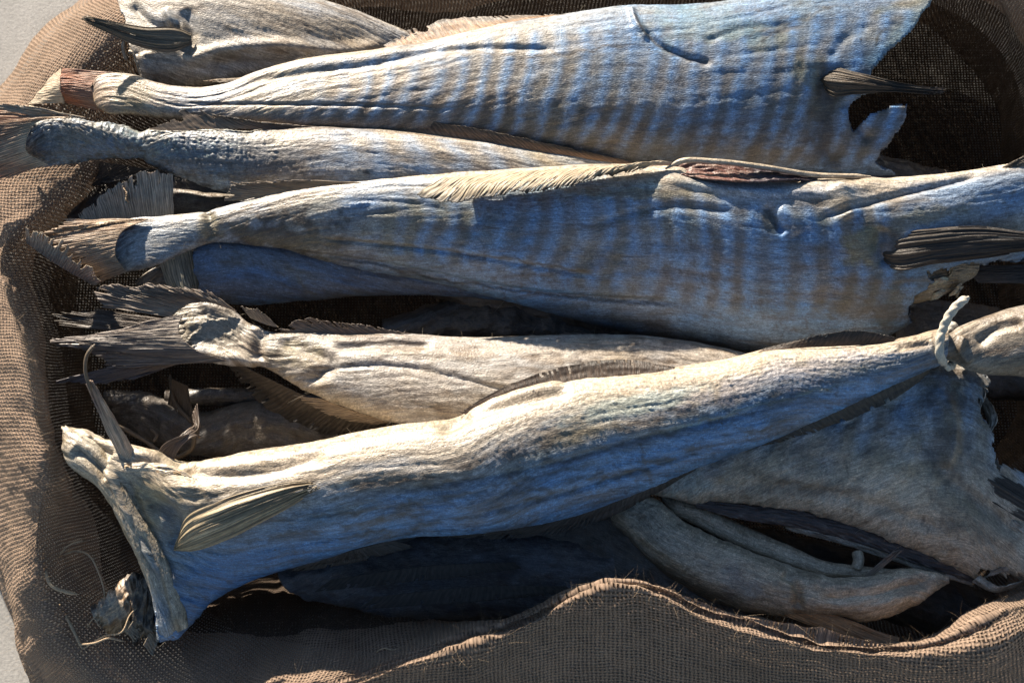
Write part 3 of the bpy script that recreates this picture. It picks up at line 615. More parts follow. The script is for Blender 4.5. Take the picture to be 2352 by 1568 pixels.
body(D_, [(236,572),(246,540),(280,512),(370,498),(470,486),(540,468),(600,452),(700,428),(830,412),(1100,394),(1400,378),(1530,378),(1700,404),(1900,412),(2100,406),(2230,392),(2420,360)],
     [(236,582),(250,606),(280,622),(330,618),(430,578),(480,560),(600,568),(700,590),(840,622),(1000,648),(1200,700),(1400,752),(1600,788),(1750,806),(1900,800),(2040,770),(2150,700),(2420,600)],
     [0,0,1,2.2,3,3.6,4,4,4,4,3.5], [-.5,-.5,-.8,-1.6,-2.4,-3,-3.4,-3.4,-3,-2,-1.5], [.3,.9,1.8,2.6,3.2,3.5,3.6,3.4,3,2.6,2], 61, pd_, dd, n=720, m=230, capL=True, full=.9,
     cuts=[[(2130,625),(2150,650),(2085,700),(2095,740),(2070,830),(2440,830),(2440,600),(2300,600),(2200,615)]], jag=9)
fin(D_, [(340,503),(278,535),(265,585),(290,625)], [(140,505),(60,555),(130,600),(225,650)], [.7,1.2,1.0,0], [-.5,0,-.5,-2], 71, 18, V3(.4,.29,.19), V3(.38,.28,.2), 'tail_fin', .22, .25, .0016, m=80)
fin(D_, [(330,502),(270,510),(210,520)], [(170,520),(120,528),(40,552)], [.8,.8,.8], [.6,.6,-.2], 75, 8, V3(.5,.38,.25), V3(.42,.3,.2), 'tail_fin', .2, .1, .0012, m=60)
fin(D_, [(60,556),(120,600),(215,655)], [(60,520),(150,545),(240,645)], [.6,.4,-1], [2.2,2.6,0], 76, 14, V3(.2,.16,.13), CREAM*.8, 'tail_fin', .5, .35, .0016, m=50, label='curled torn lower tip of the tail fin')
fin(D_, [(830,420),(720,430),(620,445),(560,460)], [(640,412),(560,416),(522,422),(505,462)], [4,3.6,3,2.2], [4.6,4,3.2,2], 72, 11, V3(.36,.28,.18), V3(.2,.16,.12), 'dorsal_fin', .25, .25, .0012)
fin(D_, [(1560,380),(1420,384),(1280,390),(1150,398),(1060,408)], [(1470,390),(1280,436),(1120,456),(1000,462),(950,450)], [5.2,5.4,5.4,5.3,4.9], [6.0,7.0,7.2,6.9,5.8], 73, 24, CREAM*1.1, V3(.42,.34,.22), 'dorsal_fin', .15, .08, .0018, bow=.006, edge=DARK, label='cream pleated back fin folded down over the flank')
blade(D_, [(2022,575),(2050,545),(2150,524),(2250,520),(2352,532),(2440,540)], [(2022,585),(2045,614),(2150,606),(2250,594),(2352,578),(2440,572)], [2.8,4.2,4.4,4.3,4.2], [2.6,3.4,3.6,3.6,3.6], 74, V3(.075,.06,.045), V3(.035,.03,.028))
fin(D_, [(2240,430),(2255,410),(2300,396)], [(2420,330),(2425,320),(2430,350)], [4,4,4], [5,5,5], 77, 8, V3(.12,.09,.06), V3(.08,.07,.055), 'pelvic_fin', .1, .1, .0014)
fin(D_, [(2240,612),(2235,630),(2245,650)], [(2420,605),(2425,620),(2420,650)], [-1,-1,-1.5], [-1,-1,-1], 78, 8, V3(.06,.05,.045), V3(.05,.05,.05), 'pelvic_fin', .1, .1, .0014)
# red slit along the back
strip('belly_slit', D_, [(1530,388),(1560,374),(1640,376),(1740,386),(1870,402)], [(1530,390),(1580,404),(1680,414),(1760,414),(1880,408)], [4.6,4.9,5.0,4.9,4.2], [4.9,5.9,6.2,6.0,4.5],
      lambda U, V, s, t, y: mix(mix(V3(.17,.065,.045)+0*t[..., None], V3(.26,.16,.12), ss(0,.5,fbm(s*60,y*200,4,3))), V3(.05,.03,.04), ss(1690, 1740, U+20*fbm(s*80,y*80,7,2))), sag=-.004, seed=4)
tube('slit_lip', [(1528,388,5.2),(1560,372,5.6),(1640,371,5.8),(1740,382,5.6),(1870,402,4.6),(2000,406,4.2)], .0026, SKIN, D_, n=120, seg=14)
# ---------------- E: fish lying under the middle one
E_ = fish('dried_fish', 'dark blue fish under the tail half of the large middle fish, cream fin at left', 750, 640, -4)
def pe(U, V, s, t, y, f):
    C = mix(basecol(s, t, y, 81, .3, .8, .45), BLUE*.7, .6); C = mix(C, OCHRE*.5, .5*line(U, V, [(680,630),(700,660),(730,680)], 5, 5)); return grime(mix(C, BROWN, .35*ss(0,.6,fbm(s*40,y*80,7,3)))*V3(.5,.58,.7), s, y, 471, 0.8)  # darkened and blued, so the skin colour carries its shade
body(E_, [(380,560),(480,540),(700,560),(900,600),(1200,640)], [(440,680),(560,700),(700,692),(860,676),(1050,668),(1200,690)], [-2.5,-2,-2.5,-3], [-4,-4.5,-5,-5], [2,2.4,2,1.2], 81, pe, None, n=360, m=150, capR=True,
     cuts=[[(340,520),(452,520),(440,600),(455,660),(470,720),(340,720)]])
fin(E_, [(365,600),(400,580),(440,572)], [(388,672),(425,675),(458,672)], [-2.4,-2,-2.2], [-4,-3.4,-4], 82, 6, V3(.6,.58,.45), V3(.45,.44,.36), 'pectoral_fin', .05, .05, .0016, m=50)
strip('neck_flap', E_, [(310,650),(340,625),(400,600)], [(330,664),(365,655),(420,650)], [-3,-2.8,-2.6], [-3.8,-3.8,-3.6], lambda U, V, s, t, y: basecol(s, t, y, 5, .5, 0, .4)*.75, n=60)
# ---------------- fan tail behind
M_ = fish('dried_fish', 'fish mostly hidden under the second fish, its stiff grey tail fanned upright', 420, 450, -5)
body(M_, [(380,430),(460,440),(560,450),(720,440)], [(390,500),(470,500),(560,500),(720,520)], [-4,-4,-4], [-5.5,-5.5,-5.5], [.8,1.4,1.6], 84, lambda U, V, s, t, y, f: basecol(s, t, y, 83, .2, .1, .9)*.5, None, n=160, m=90)
fin(M_, [(400,500),(330,502),(250,506),(190,510)], [(395,396),(345,388),(260,425),(178,492)], [-1.6,-1.6,-2,-2.6], [.4,.6,-.8,-2.4], 85, 20, V3(.42,.36,.28), V3(.40,.34,.27), 'tail_fin', .18, .18, .0016, m=60)
fin(M_, [(300,440),(290,446),(285,455)], [(280,425),(285,432),(300,470)], [-1,-1,-1], [.5,1,0], 86, 4, CREAM*.6, TAN, 'fin_scrap', .4, .2, .002, m=30)
fin(M_, [(395,395),(320,385),(230,372)], [(230,420),(210,430),(205,415)], [-6,-6,-6], [-6,-6.5,-6], 87, 9, BROWN, DARK*2, 'pelvic_fin', .2, .1, .0014, m=60)
# ---------------- F: fish with the wide split tail
F_ = fish('dried_fish', 'grey brown fish with a wide split tail, lying just below the black middle gap', 900, 850, -1)
def pf(U, V, s, t, y, f):
    C = basecol(s, t, y, 101, .45, .12, .45)*.93
    C = mix(C, V3(.42,.40,.38), .5*ss(-.2,.6,fbm(s*12,y*30,102,4)))
    C = mix(C, V3(.33,.29,.22), .85*blob(U, V, 480, 755, 110, 60, 4, .35, 15)); C = mix(C, OCHRE*.5, .7*blob(U, V, 680, 805, 70, 40, 5, .5)); C = mix(C, BROWN, .7*ss(.1,.6,fbm(s*90,y*90,14,3))*blob(U, V, 640, 800, 150, 70, 9, .4))
    C = mix(C, CREAM*1.05, .7*line(U, V, [(600,840),(700,890),(830,940),(930,965)], 24, 8)); C = mix(C, CREAM, .8*line(U, V, [(480,815),(530,805),(590,825)], 12, 6))
    C = mix(C, BROWN*1.2, .75*line(U, V, [(780,832),(900,850),(1020,872),(1200,910)], 2.6, 5, 6)); C = mix(C, BROWN, .8*line(U, V, [(800,790),(900,785),(985,790)], 7, 6, 7)); C = mix(C, BROWN, .7*line(U, V, [(920,815),(1050,822),(1130,828)], 4, 6, 8))
    C = mix(C, TAN*.75, .7*line(U, V, [(900,805),(1100,808),(1350,830),(1600,840)], 12, 12, 10)*ss(-.5,.3,fbm(s*60,y*60,4,3)))
    return grime(C, s, y, 451, 0.5)
def df(U, V, s, t, y, f):
    q = blob(U, V, 480, 755, 105, 55, 4, .15, 15)
    return (-.002*q+.0011*q*ridge(s*60+y*20, y*60, 5, 3)+crease(U, V, [(450,700),(540,715),(610,760)], 12, -.004)+crease(U, V, [(430,800),(520,820),(600,830)], 14, -.004)
       +crease(U, V, [(600,760),(590,830)], 14, .005)+crease(U, V, [(760,800),(900,790),(1000,792)], 9, .004)+crease(U, V, [(700,850),(900,840),(1200,905)], 6, .0025)
       +crease(U, V, [(640,780),(760,840),(700,880)], 16, .004)+.0004*ridge(s*12,y*80,6,3))
body(F_, [(395,705),(450,698),(520,712),(580,752),(620,764),(700,766),(800,768),(900,768),(1100,778),(1300,776),(1500,780),(1700,812),(1850,860)],
     [(400,780),(450,815),(510,835),(590,838),(700,895),(830,945),(920,972),(1020,985),(1200,980),(1450,960),(1850,900)],
     [-.5,0,0,0,0,-.5,-1,-1.5], [-.6,-.2,.3,.6,.6,.2,-.8,-2], [.35,.9,1.6,2.2,2.5,2.5,2.2,1.5], 101, pf, df, n=600, m=200, capL=True, full=.88)
fin(F_, [(545,716),(480,694),(420,704),(392,730)], [(480,665),(300,648),(205,668),(210,700)], [.6,.8,.8,.6], [1.4,1.6,1,-.5], 111, 16, V3(.34,.27,.2), V3(.16,.125,.1), 'tail_fin', .22, .2, .0022, bow=.004, m=80)
fin(F_, [(392,735),(385,755),(392,772)], [(190,705),(112,725),(125,745)], [0,0,0], [-2,-2.4,-2.4], 112, 8, V3(.13,.1,.08), V3(.1,.085,.07), 'tail_fin', .25, .2, .0016, m=70)
fin(F_, [(420,722),(410,760),(445,800),(520,828)], [(240,770),(112,785),(215,815),(240,845)], [1.1,1.2,1.0,.6], [-.5,-1.4,-1.4,-2], 113, 20, V3(.3,.25,.2), V3(.2,.175,.16), 'tail_fin', .12, .15, .0018, bow=.003, m=80)
fin(F_, [(440,825),(400,830),(340,820)], [(300,872),(200,885),(112,880)], [-1,-1,-1.2], [-2.5,-3,-3], 114, 9, V3(.14,.11,.09), V3(.10,.10,.12), 'tail_fin', .2, .2, .0014, m=60)
fin(F_, [(640,752),(610,745),(575,730)], [(600,715),(575,700),(550,700)], [.5,.5,.4], [1.4,1.6,1], 115, 6, V3(.4,.33,.24), V3(.12,.1,.08), 'dorsal_fin', .3, .2, .001, m=40)
fin(F_, [(1000,775),(880,772),(780,772),(700,768)], [(960,772),(800,740),(690,730),(625,758)], [.4,.6,.6,.4], [.6,1.2,1.4,.6], 116, 12, V3(.28,.21,.15), V3(.13,.1,.08), 'dorsal_fin', .3, .25, .0014)
fin(F_, [(1700,815),(1550,792),(1400,784),(1240,780)], [(1640,800),(1500,770),(1350,765),(1200,768)], [-.4,-.2,0,0], [-.2,.3,.3,0], 117, 12, V3(.25,.2,.16), V3(.18,.14,.11), 'dorsal_fin', .35, .35, .0014)
fin(F_, [(560,842),(650,885),(800,950),(960,985)], [(515,832),(600,930),(760,1000),(930,1010)], [-1.2,-1.6,-1.6,-2], [-4,-5,-5,-4], 118, 18, V3(.12,.095,.07), V3(.05,.045,.04), 'anal_fin', .12, .1, .0016, m=60)
fin(F_, [(900,968),(820,945),(740,915)], [(850,975),(740,950),(672,905)], [-.6,-.6,-.4], [-1.6,-1.6,-1], 119, 9, V3(.4,.3,.2), V3(.25,.19,.13), 'anal_fin', .2, .2, .0014, m=40)
# ---------------- G: foreground fish
G_ = fish('dried_fish', 'foreground fish lying diagonally over the others, splayed cream collar, tail tied with cord', 1150, 1080, 4)
def pg(U, V, s, t, y, f):
    C = basecol(s*.8, t, y*1.3, 121, .4, .22, .25); C = mix(C, CREAM*1.12, .8*ss(.5, .1, t+.1*fbm(s*10, y*10, 9, 3)))
    dk = ss(.42, .75, t+.1*fbm(s*14, y*26, 10, 4)); C = mix(C, BLUE*.85, .85*dk); C = mix(C, BROWN*1.2, .5*dk*ss(-.1,.5,fbm(s*16,y*110,12,4)))  # lower flank painted with the deep blue of its shade
    for pts, w_, k_ in (([(700,1130),(1000,1090),(1300,1010),(1600,940),(2000,860)], 18, .85), ([(480,1250),(700,1225),(1000,1170),(1300,1110),(1600,1030),(1900,930)], 9, .75), ([(900,1130),(1200,1080),(1500,1000),(1800,930)], 9, .8), ([(560,1200),(800,1180),(1100,1130),(1400,1050)], 6, .8), ([(560,1270),(800,1230),(1100,1180),(1400,1100),(1700,1010)], 7, .8)):
        C = mix(C, BROWN*1.2, k_*line(U, V, pts, w_, 10, int(w_))*ss(-.5,.3,fbm(s*40,y*90,13,4)))
    C = mix(C, TEAL*1.05, .7*blob(U, V, 1460, 930, 170, 26, 5, .4, -13)); C = mix(C, OCHRE*.8, .5*line(U, V, [(1500,1000),(1750,930),(1950,880)], 5, 8, 8)); C = mix(C, V3(.5,.5,.6), .3*blob(U, V, 1800, 870, 250, 40, 7, .5, -14))
    C = mix(C, TAN*.8, .55*ss(2000, 2140, U)); C = mix(C, CREAM*1.0, .75*ss(560, 380, U+.35*(V-1150)))
    C = mix(C, OCHRE*.6, .6*blob(U, V, 350, 1150, 60, 60, 12, .6)); C = mix(C, GREY*.6, .6*blob(U, V, 400, 1200, 40, 60, 16, .5)); C = mix(C, OCHRE*.5, .6*blob(U, V, 430, 1205, 18, 12, 16, .3))
    C = mix(C, BLUE*.6, .8*ss(.72,.82,t+.05*fbm(s*20,y*30,8,3))*ss(900,500,U)); C = mix(C, TAN, .5*blob(U, V, 520, 1083, 35, 12, 13, .4, -8))
    for (a, b_) in ((1226,898),(1258,1038),(1470,1020),(1676,876),(1550,868),(880,1045)): C = mix(C, DARK, .9*blob(U, V, a, b_, 5, 4, 3, .2))
    C = silver_shade(C, ss(.36,.66,t+.08*fbm(s*12,y*16,6,3))*ss(200,420,U)*(.78+.4*fbm(s*16,y*60,7,3))); return grime(C, s, y, 431, 0.8)
def dg(U, V, s, t, y, f):
    sc = noise((s+.35*y)*330, (y-.25*s)*240, 5)
    return (.0009*np.abs(sc)*ss(.0,.25,t)*ss(.75,.5,t)*ss(900,1100,U) + crease(U, V, [(1000,1000),(1090,950),(1200,920),(1320,900)], 14, .0045)+crease(U, V, [(1060,955),(1150,915),(1300,880)], 12, -.003)
      +crease(U, V, [(900,1130),(1200,1080),(1500,1000),(1800,930)], 7, .0018)+crease(U, V, [(560,1270),(1100,1180),(1700,1010)], 8, .002)
      +crease(U, V, [(380,1080),(560,1090),(760,1040)], 16, .005)+crease(U, V, [(280,1080),(330,1200),(400,1330)], 16, .006)+crease(U, V, [(240,1060),(310,1200),(380,1340)], 12, -.006)
      +crease(U, V, [(330,1150),(400,1180),(400,1260)], 16, .006)+crease(U, V, [(430,1200),(470,1210),(520,1190)], 12, .006)+crease(U, V, [(300,1060),(360,1060),(450,1080)], 10, .006)
      +crease(U, V, [(200,1010),(260,1050)], 12, .005)+crease(U, V, [(2060,800),(2140,790)], 8, .003)+.0016*ridge(s*24,y*28,6,3)*ss(600,400,U))
body(G_, [(140,985),(190,990),(240,1012),(330,1035),(400,1064),(470,1062),(560,1042),(700,1022),(800,996),(920,976),(1030,962),(1130,916),(1300,868),(1500,850),(1680,822),(1760,802),(1900,796),(2050,782),(2170,752)],
     [(360,1470),(400,1465),(440,1430),(480,1385),(560,1340),(700,1296),(900,1240),(1100,1222),(1300,1190),(1500,1118),(1600,1075),(1800,1000),(1950,930),(2080,870),(2165,835)],
     [4,5,5.5,6,6,6.5,6.5,6.5,6.5,6.5,6.5,6.5], [0,0,1,2,2.5,3,3.5,4,4.5,5,5.5,6], [1.2,2,3,3.6,4,4,4,3.8,3.4,2.8,2.2,1.6], 121, pg, dg, n=720, m=240, full=.86, low=2.0,
     cuts=[[(100,960),(138,975),(148,1020),(155,1060),(210,1090),(235,1130),(270,1180),(305,1240),(330,1310),(352,1380),(358,1440),(375,1500),(100,1500)]], jag=5)
# thick bony collar along the neck edge
def pcol(U, V, s, t, y, f):
    C = basecol(s, t, y, 131, .5, .05, .3)*1.02; return mix(mix(C, OCHRE*.6, .35), BLUE*.6, .5*ss(1330,1400,V)*ss(.3,.7,t))
body(G_, [(150,978),(200,1000),(262,1055),(300,1110),(335,1180),(375,1260),(400,1330),(425,1400),(432,1440)], [(145,1030),(168,1072),(215,1105),(255,1150),(290,1215),(325,1290),(348,1350),(365,1420),(368,1468)],
     [4.2,4.6,4.4,4,3.6,3,2.4,1.4,.6], [3.2,3.4,3.4,3.2,2.8,2.2,1.6,.6,0], [1.0,1.5,1.5,1.4,1.3,1.2,1.0,.9,.6], 131, pcol,
     lambda U, V, s, t, y, f: crease(U, V, [(165,1030),(210,1060),(250,1100)], 12, .006)+crease(U, V, [(320,1220),(360,1320),(390,1420)], 9, .004), capL=True, capR=True, amp=1.8, name='collar_bone', n=260, m=110)
blade(G_, [(404,1250),(424,1192),(500,1152),(580,1126),(660,1108),(748,1104)], [(400,1264),(430,1266),(520,1240),(600,1200),(680,1156),(748,1110)], [5.0,7.6,8.4,8.8,8.9], [4.6,6.4,7.4,8.2,8.7], 141, V3(.46,.37,.23), V3(.27,.21,.13))
fin(G_, [(320,1050),(300,1062),(278,1060)], [(222,900),(205,870),(195,880)], [5,5.5,5], [9,10,9], 142, 6, CREAM, V3(.3,.22,.17), 'pelvic_fin', .05, .1, .0014, m=70)
tube('fin_ray', [(210,900,9.5),(196,850,10.5),(200,815,11),(218,790,11)], .0016, FIN, G_, n=60)
fin(G_, [(360,1046),(380,1056),(400,1058)], [(450,925),(440,950),(455,1010)], [4,4,4], [3,2,2], 143, 5, V3(.12,.09,.07), V3(.12,.09,.07), 'pelvic_fin', .05, .1, .0014, bow=.02, m=60)
strip('neck_flesh', G_, [(285,1065),(330,1062),(400,1072),(440,1090)], [(290,1085),(340,1082),(400,1090),(440,1094)], [7.0,7.4,7.8,7.6], [7.2,7.6,8.0,7.8], lambda U, V, s, t, y: mix(CREAM+0*s[..., None], V3(.5,.3,.12), ss(0,.4,fbm(s*90,y*200,3,3))), n=90, m=20, sag=.003)
fin(G_, [(1545,868),(1400,880),(1280,896),(1160,922),(1070,952)], [(1550,840),(1420,822),(1300,840),(1155,888),(1055,946)], [8.0,8.2,8.2,7.8,7], [7.5,7.8,7.8,7.6,7], 144, 18, V3(.10,.06,.035), V3(.04,.028,.02), 'dorsal_fin', .12, .05, .0013)
fin(G_, [(1740,810),(1820,800),(1920,795),(2040,790)], [(1760,798),(1880,768),(1990,756),(2065,776)], [7.2,7.6,7.6,7.4], [7.2,8,8.2,7.6], 145, 12, V3(.13,.08,.045), V3(.035,.03,.025), 'dorsal_fin', .15, .1, .0012)
fin(G_, [(1640,1040),(1780,985),(1920,925),(2060,870),(2140,842)], [(1700,1035),(1850,1000),(1990,950),(2075,905),(2130,860)], [4.4,4.6,5,5.4,5.8], [3.4,3.4,3.8,4.4,5], 146, 16, V3(.08,.07,.06), DARK, 'anal_fin', .15, .15, .0014)
fin(G_, [(1120,1218),(1300,1185),(1450,1130),(1580,1078)], [(1000,1235),(1280,1225),(1440,1170),(1600,1078)], [3.2,3.6,4,4.4], [2,2,2.6,4], 147, 20, V3(.09,.075,.065), DARK, 'anal_fin', .12, .08, .0014)
fin(G_, [(700,1292),(800,1266),(900,1240)], [(640,1318),(820,1292),(960,1255)], [2,2.4,2.6], [.5,1,1.6], 148, 9, V3(.07,.06,.055), DARK, 'pelvic_fin', .2, .2, .0012)
# tail past the cord
def pt(U, V, s, t, y, f): 
    C = mix(basecol(s, t, y, 151, .2, .15, .8)*.75, V3(.25,.2,.14), .5); return mix(C, BROWN, .6*ss(0,.5,fbm(s*30,y*50,6,4)))
body(G_, [(2150,768),(2175,765),(2200,752),(2260,728),(2352,702),(2450,690)], [(2150,826),(2180,826),(2230,848),(2300,860),(2352,862),(2450,870)], [6,6,6.5,6.5], [5.5,5.5,5,5], [1.2,1.4,2.2,2], 151, pt,
     lambda U, V, s, t, y, f: crease(U, V, [(2215,770),(2205,800),(2230,835)], 9, -.004)+crease(U, V, [(2240,790),(2300,750),(2352,740)], 12, .004), name='tail_lobe', n=220, m=120)
# cord
cord = thing('tie_cord', 'short white twisted cord looped around the narrow tail of the foreground fish', 'cord', tuple(P(2170, 780, 7)))
tube('cord_strand', [(2172,838,5.6),(2160,820,7.6),(2158,790,8.3),(2166,755,8.8),(2180,725,9.6),(2200,700,10.2),(2226,682,10.5)], .0038, ROPE, cord, 380, 14, 90, 3)
tube('cord_strand', [(2172,838,5.6),(2180,842,4.6),(2196,820,4.2),(2200,770,4.4),(2190,750,5.4),(2176,760,6.4)], .0038, ROPE, cord, 380, 14, 90, 3)
# ---------------- H: lower right broad fish
H_ = fish('dried_fish', 'broad blue grey fish with an open dark belly slit, half under the foreground fish', 1950, 1050, -2)
def phh(U, V, s, t, y, f):
    C = basecol(s, t, y, 161, .4, .3, .4)*.95
    g, e = ribs(U, s, t, .05, .4, .0, .7, .03, 165, .06); C = mix(C, BLUE*1.0, (1-g)*e*.45*ss(.6,.3,t)); C = mix(C, TAN*.8, g*e*.3)
    C = mix(C, V3(.78,.63,.45), .9*ss(.3,.75,t+.08*fbm(s*12,y*20,5,3))); C = mix(C, TEAL, .5*blob(U, V, 1560, 1110, 110, 30, 8, .5))
    C = mix(C, TAN*.8, .7*line(U, V, [(1700,1080),(1850,1120),(2000,1130)], 16, 14)); C = mix(C, BROWN*1.2, .6*blob(U, V, 2180, 1000, 60, 120, 5, .6)); C = silver_shade(C, ss(.5,.2,t)*.45*(.8+.5*fbm(s*10,y*20,5,3))); return grime(mix(C, TAN*.6, .5*blob(U, V, 2230, 1180, 120, 60, 6, .6, 30)), s, y, 441, 0.7)
def dh(U, V, s, t, y, f):
    return (crease(U, V, [(1750,1000),(1850,1030),(1950,1100)], 30, .004)+crease(U, V, [(2050,900),(2120,1000),(2170,1100)], 26, .007)+crease(U, V, [(2140,880),(2190,980),(2170,1080)], 16, -.006)
       +crease(U, V, [(2150,1090),(2240,1150),(2352,1230)], 22, .007)+crease(U, V, [(1600,1110),(1900,1130),(2200,1230)], 14, .003)+.0018*ridge(s*26,y*22,6,3)+crease(U, V, [(1950,960),(2000,1040)], 20, .004))
body(H_, [(1440,1120),(1560,1030),(1700,960),(1850,900),(2000,850),(2110,830),(2220,842),(2300,900),(2440,1000)], [(1500,1130),(1590,1150),(1700,1152),(1850,1172),(1980,1212),(2110,1266),(2230,1320),(2320,1360),(2440,1400)],
     [0,.5,1,1.5,2,2,1.5,1], [-1.4,-1.6,-1.8,-2,-2.2,-2.6,-3,-3], [.6,1.6,2.4,2.8,3,2.8,2.4,2], 161, phh, dh, n=560, m=220, capL=True, full=.9,
     cuts=[[(2262,830),(2268,880),(2255,930),(2275,1000),(2290,1060),(2440,1110),(2440,830)], [(2245,1300),(2300,1320),(2440,1330),(2440,1420),(2245,1420)]], jag=14)
strip('belly_slit', H_, [(1588,1148),(1700,1158),(1850,1176),(1980,1212),(2110,1262),(2240,1315)], [(1600,1165),(1700,1192),(1850,1215),(1980,1250),(2110,1295),(2240,1340)], [-1.2,-1.5,-1.6,-1.8,-2.2,-2.6], [-1.4,-1.8,-2,-2.2,-2.6,-3],
      lambda U, V, s, t, y: mix(V3(.07,.055,.055)+0*s[..., None], V3(.2,.17,.15), ss(.1,.7,fbm(s*60,y*200,3,4))), n=260, m=30, sag=.003)
strip('belly_lip', H_, [(1800,1206),(1950,1240),(2100,1288),(2230,1330)], [(1810,1216),(1950,1254),(2100,1304),(2235,1345)], [-2,-2.2,-2.6,-3], [-2.3,-2.6,-3,-3.4], lambda U, V, s, t, y: basecol(s, t, y, 5, .5, 0, .5)*.8, n=200, m=16, sag=.002)
blade(H_, [(2165,1040),(2200,1026),(2280,1066),(2360,1112),(2430,1150)], [(2165,1060),(2195,1105),(2260,1140),(2340,1190),(2420,1230)], [.8,1.8,1.8,1.4], [.4,1,1,.6], 171, V3(.13,.10,.075), V3(.06,.05,.045))
for k, (a, b_, c_, zz) in enumerate([((2230,850),(2262,900),(2250,950),1), ((2262,905),(2290,960),(2270,1010),.5), ((2275,1310),(2330,1300),(2380,1330),-1.5), ((2250,1320),(2300,1345),(2352,1330),-1.5), ((2300,1150),(2340,1200),(2400,1240),0)]):
    strip('torn_flap', H_, [a, b_, c_], [(a[0]-16, a[1]+14), (b_[0]-22, b_[1]+12), (c_[0]-18, c_[1]+16)], [zz, zz+.8, zz], [zz-.8, zz, zz-.8], lambda U, V, s, t, y: basecol(s, t, y, 7, .5, .1, .4)*.9, n=80, m=20, sag=.004, seed=k)
# ---------------- I: curved fish lower right
I_ = fish('dried_fish', 'curved cream fish with a pointed end and amber fin, just above the front sack rim', 1800, 1330, -3)
def pi_(U, V, s, t, y, f):
    C = mix(basecol(s, t, y, 181, .5, .05, .4), V3(.80,.65,.46), .72)
    C = mix(C, TEAL, .35*ss(1650, 1450, U)*ss(.6,.3,t)); C = mix(C, BROWN*1.1, .8*ss(.62,.85,t+.06*fbm(s*20,y*30,5,3))*ss(1750,1600,U)); C = mix(C, GREY*.7, .5*blob(U, V, 1700, 1340, 80, 30, 5, .6, 25))
    C = mix(C, V3(.5,.32,.16), .7*blob(U, V, 1830, 1380, 20, 50, 5, .4)); C = mix(C, TAN, .5*blob(U, V, 2090, 1350, 80, 20, 8, .5, -12)); return grime(C, s, y, 481, 0.7)
def di(U, V, s, t, y, f):
    return (crease(U, V, [(1800,1310),(1835,1350),(1830,1400)], 12, .006)+crease(U, V, [(1880,1380),(2000,1360),(2150,1330)], 16, .005)+crease(U, V, [(1400,1165),(1600,1310),(1760,1390)], 20, -.004)
      +crease(U, V, [(1850,1330),(1950,1350),(2080,1330)], 14, -.003)+.0012*ridge(s*26,y*40,6,3))
body(I_, [(1440,1130),(1500,1150),(1560,1200),(1640,1236),(1720,1268),(1820,1306),(1900,1328),(1990,1328),(2080,1308),(2178,1326)], [(1370,1172),(1440,1230),(1500,1290),(1580,1345),(1680,1390),(1760,1406),(1840,1414),(1920,1410),(1990,1422),(2060,1405),(2178,1336)],
     [-1,-1.2,-1.4,-1.5,-1.6,-1.6,-1.8,-2], [-4,-4,-3.8,-3.4,-3,-2.6,-2.4,-2.2], [1.2,1.8,2.2,2.4,2.4,2.2,1.8,.5], 181, pi_, di, n=460, m=180, capL=True, capR=True, full=.88)
fin(I_, [(1805,1370),(1820,1395),(1800,1412)], [(2080,1470),(2060,1480),(1990,1484)], [-1,-1,-1.5], [-2,-2,-2], 182, 10, V3(.46,.28,.14), V3(.3,.2,.12), 'pectoral_fin', .08, .05, .0014, m=100)
fin(I_, [(2010,1318),(1990,1326),(1975,1330)], [(2075,1262),(2060,1262),(2050,1268)], [-1,-1,-1.2], [0,0,0], 183, 4, V3(.3,.24,.18), V3(.2,.16,.13), 'pelvic_fin', .1, .05, .001, m=50)
# belly strip and cross bone
body(I_, [(1520,1140),(1600,1160),(1700,1210),(1800,1250),(1900,1290),(1980,1300),(2080,1310)], [(1530,1160),(1600,1205),(1700,1248),(1800,1292),(1880,1320),(1980,1326),(2080,1335)], [-2.4,-2.5,-2.6,-2.6,-2.4], [-3.4,-3.5,-3.4,-3,-2.8], [.8,1.1,1.1,.9,.6], 191,
     lambda U, V, s, t, y, f: mix(basecol(s, t, y, 191, .5, .05, .3)*.85, V3(.74,.6,.42), .6), None, name='belly_strip', n=300, m=80, capL=True, capR=True)
tube('bone', [(1968,1266,-2.0),(1972,1285,-1.8),(1966,1308,-2)], .005, SKIN, I_, n=30, seg=12)
# ---------------- fish in the shade underneath, colours darkened to deepen that shade
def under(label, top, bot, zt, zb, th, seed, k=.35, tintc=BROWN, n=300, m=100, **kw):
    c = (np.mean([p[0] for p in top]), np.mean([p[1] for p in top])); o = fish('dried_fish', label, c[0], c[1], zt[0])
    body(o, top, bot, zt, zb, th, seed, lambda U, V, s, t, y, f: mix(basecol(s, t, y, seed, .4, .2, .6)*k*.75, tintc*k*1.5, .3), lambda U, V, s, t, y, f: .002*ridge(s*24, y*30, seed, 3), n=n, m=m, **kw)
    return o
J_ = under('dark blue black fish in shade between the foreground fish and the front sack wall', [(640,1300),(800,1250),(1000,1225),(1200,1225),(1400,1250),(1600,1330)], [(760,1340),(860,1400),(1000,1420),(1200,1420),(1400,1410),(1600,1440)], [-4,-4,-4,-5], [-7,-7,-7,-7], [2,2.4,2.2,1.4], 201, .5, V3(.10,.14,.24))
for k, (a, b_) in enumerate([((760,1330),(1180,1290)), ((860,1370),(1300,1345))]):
    fin(J_, [a, ((a[0]+b_[0])/2, (a[1]+b_[1])/2-10), b_], [(a[0]-40, a[1]+30), ((a[0]+b_[0])/2, (a[1]+b_[1])/2+26), (b_[0]+20, b_[1]+16)], [-1.6,-1.2,-1.8], [-2,-1.6,-2], 205+k, 14, DARK*1.4, DARK, 'side_fin', .15, .1, .001, m=40)
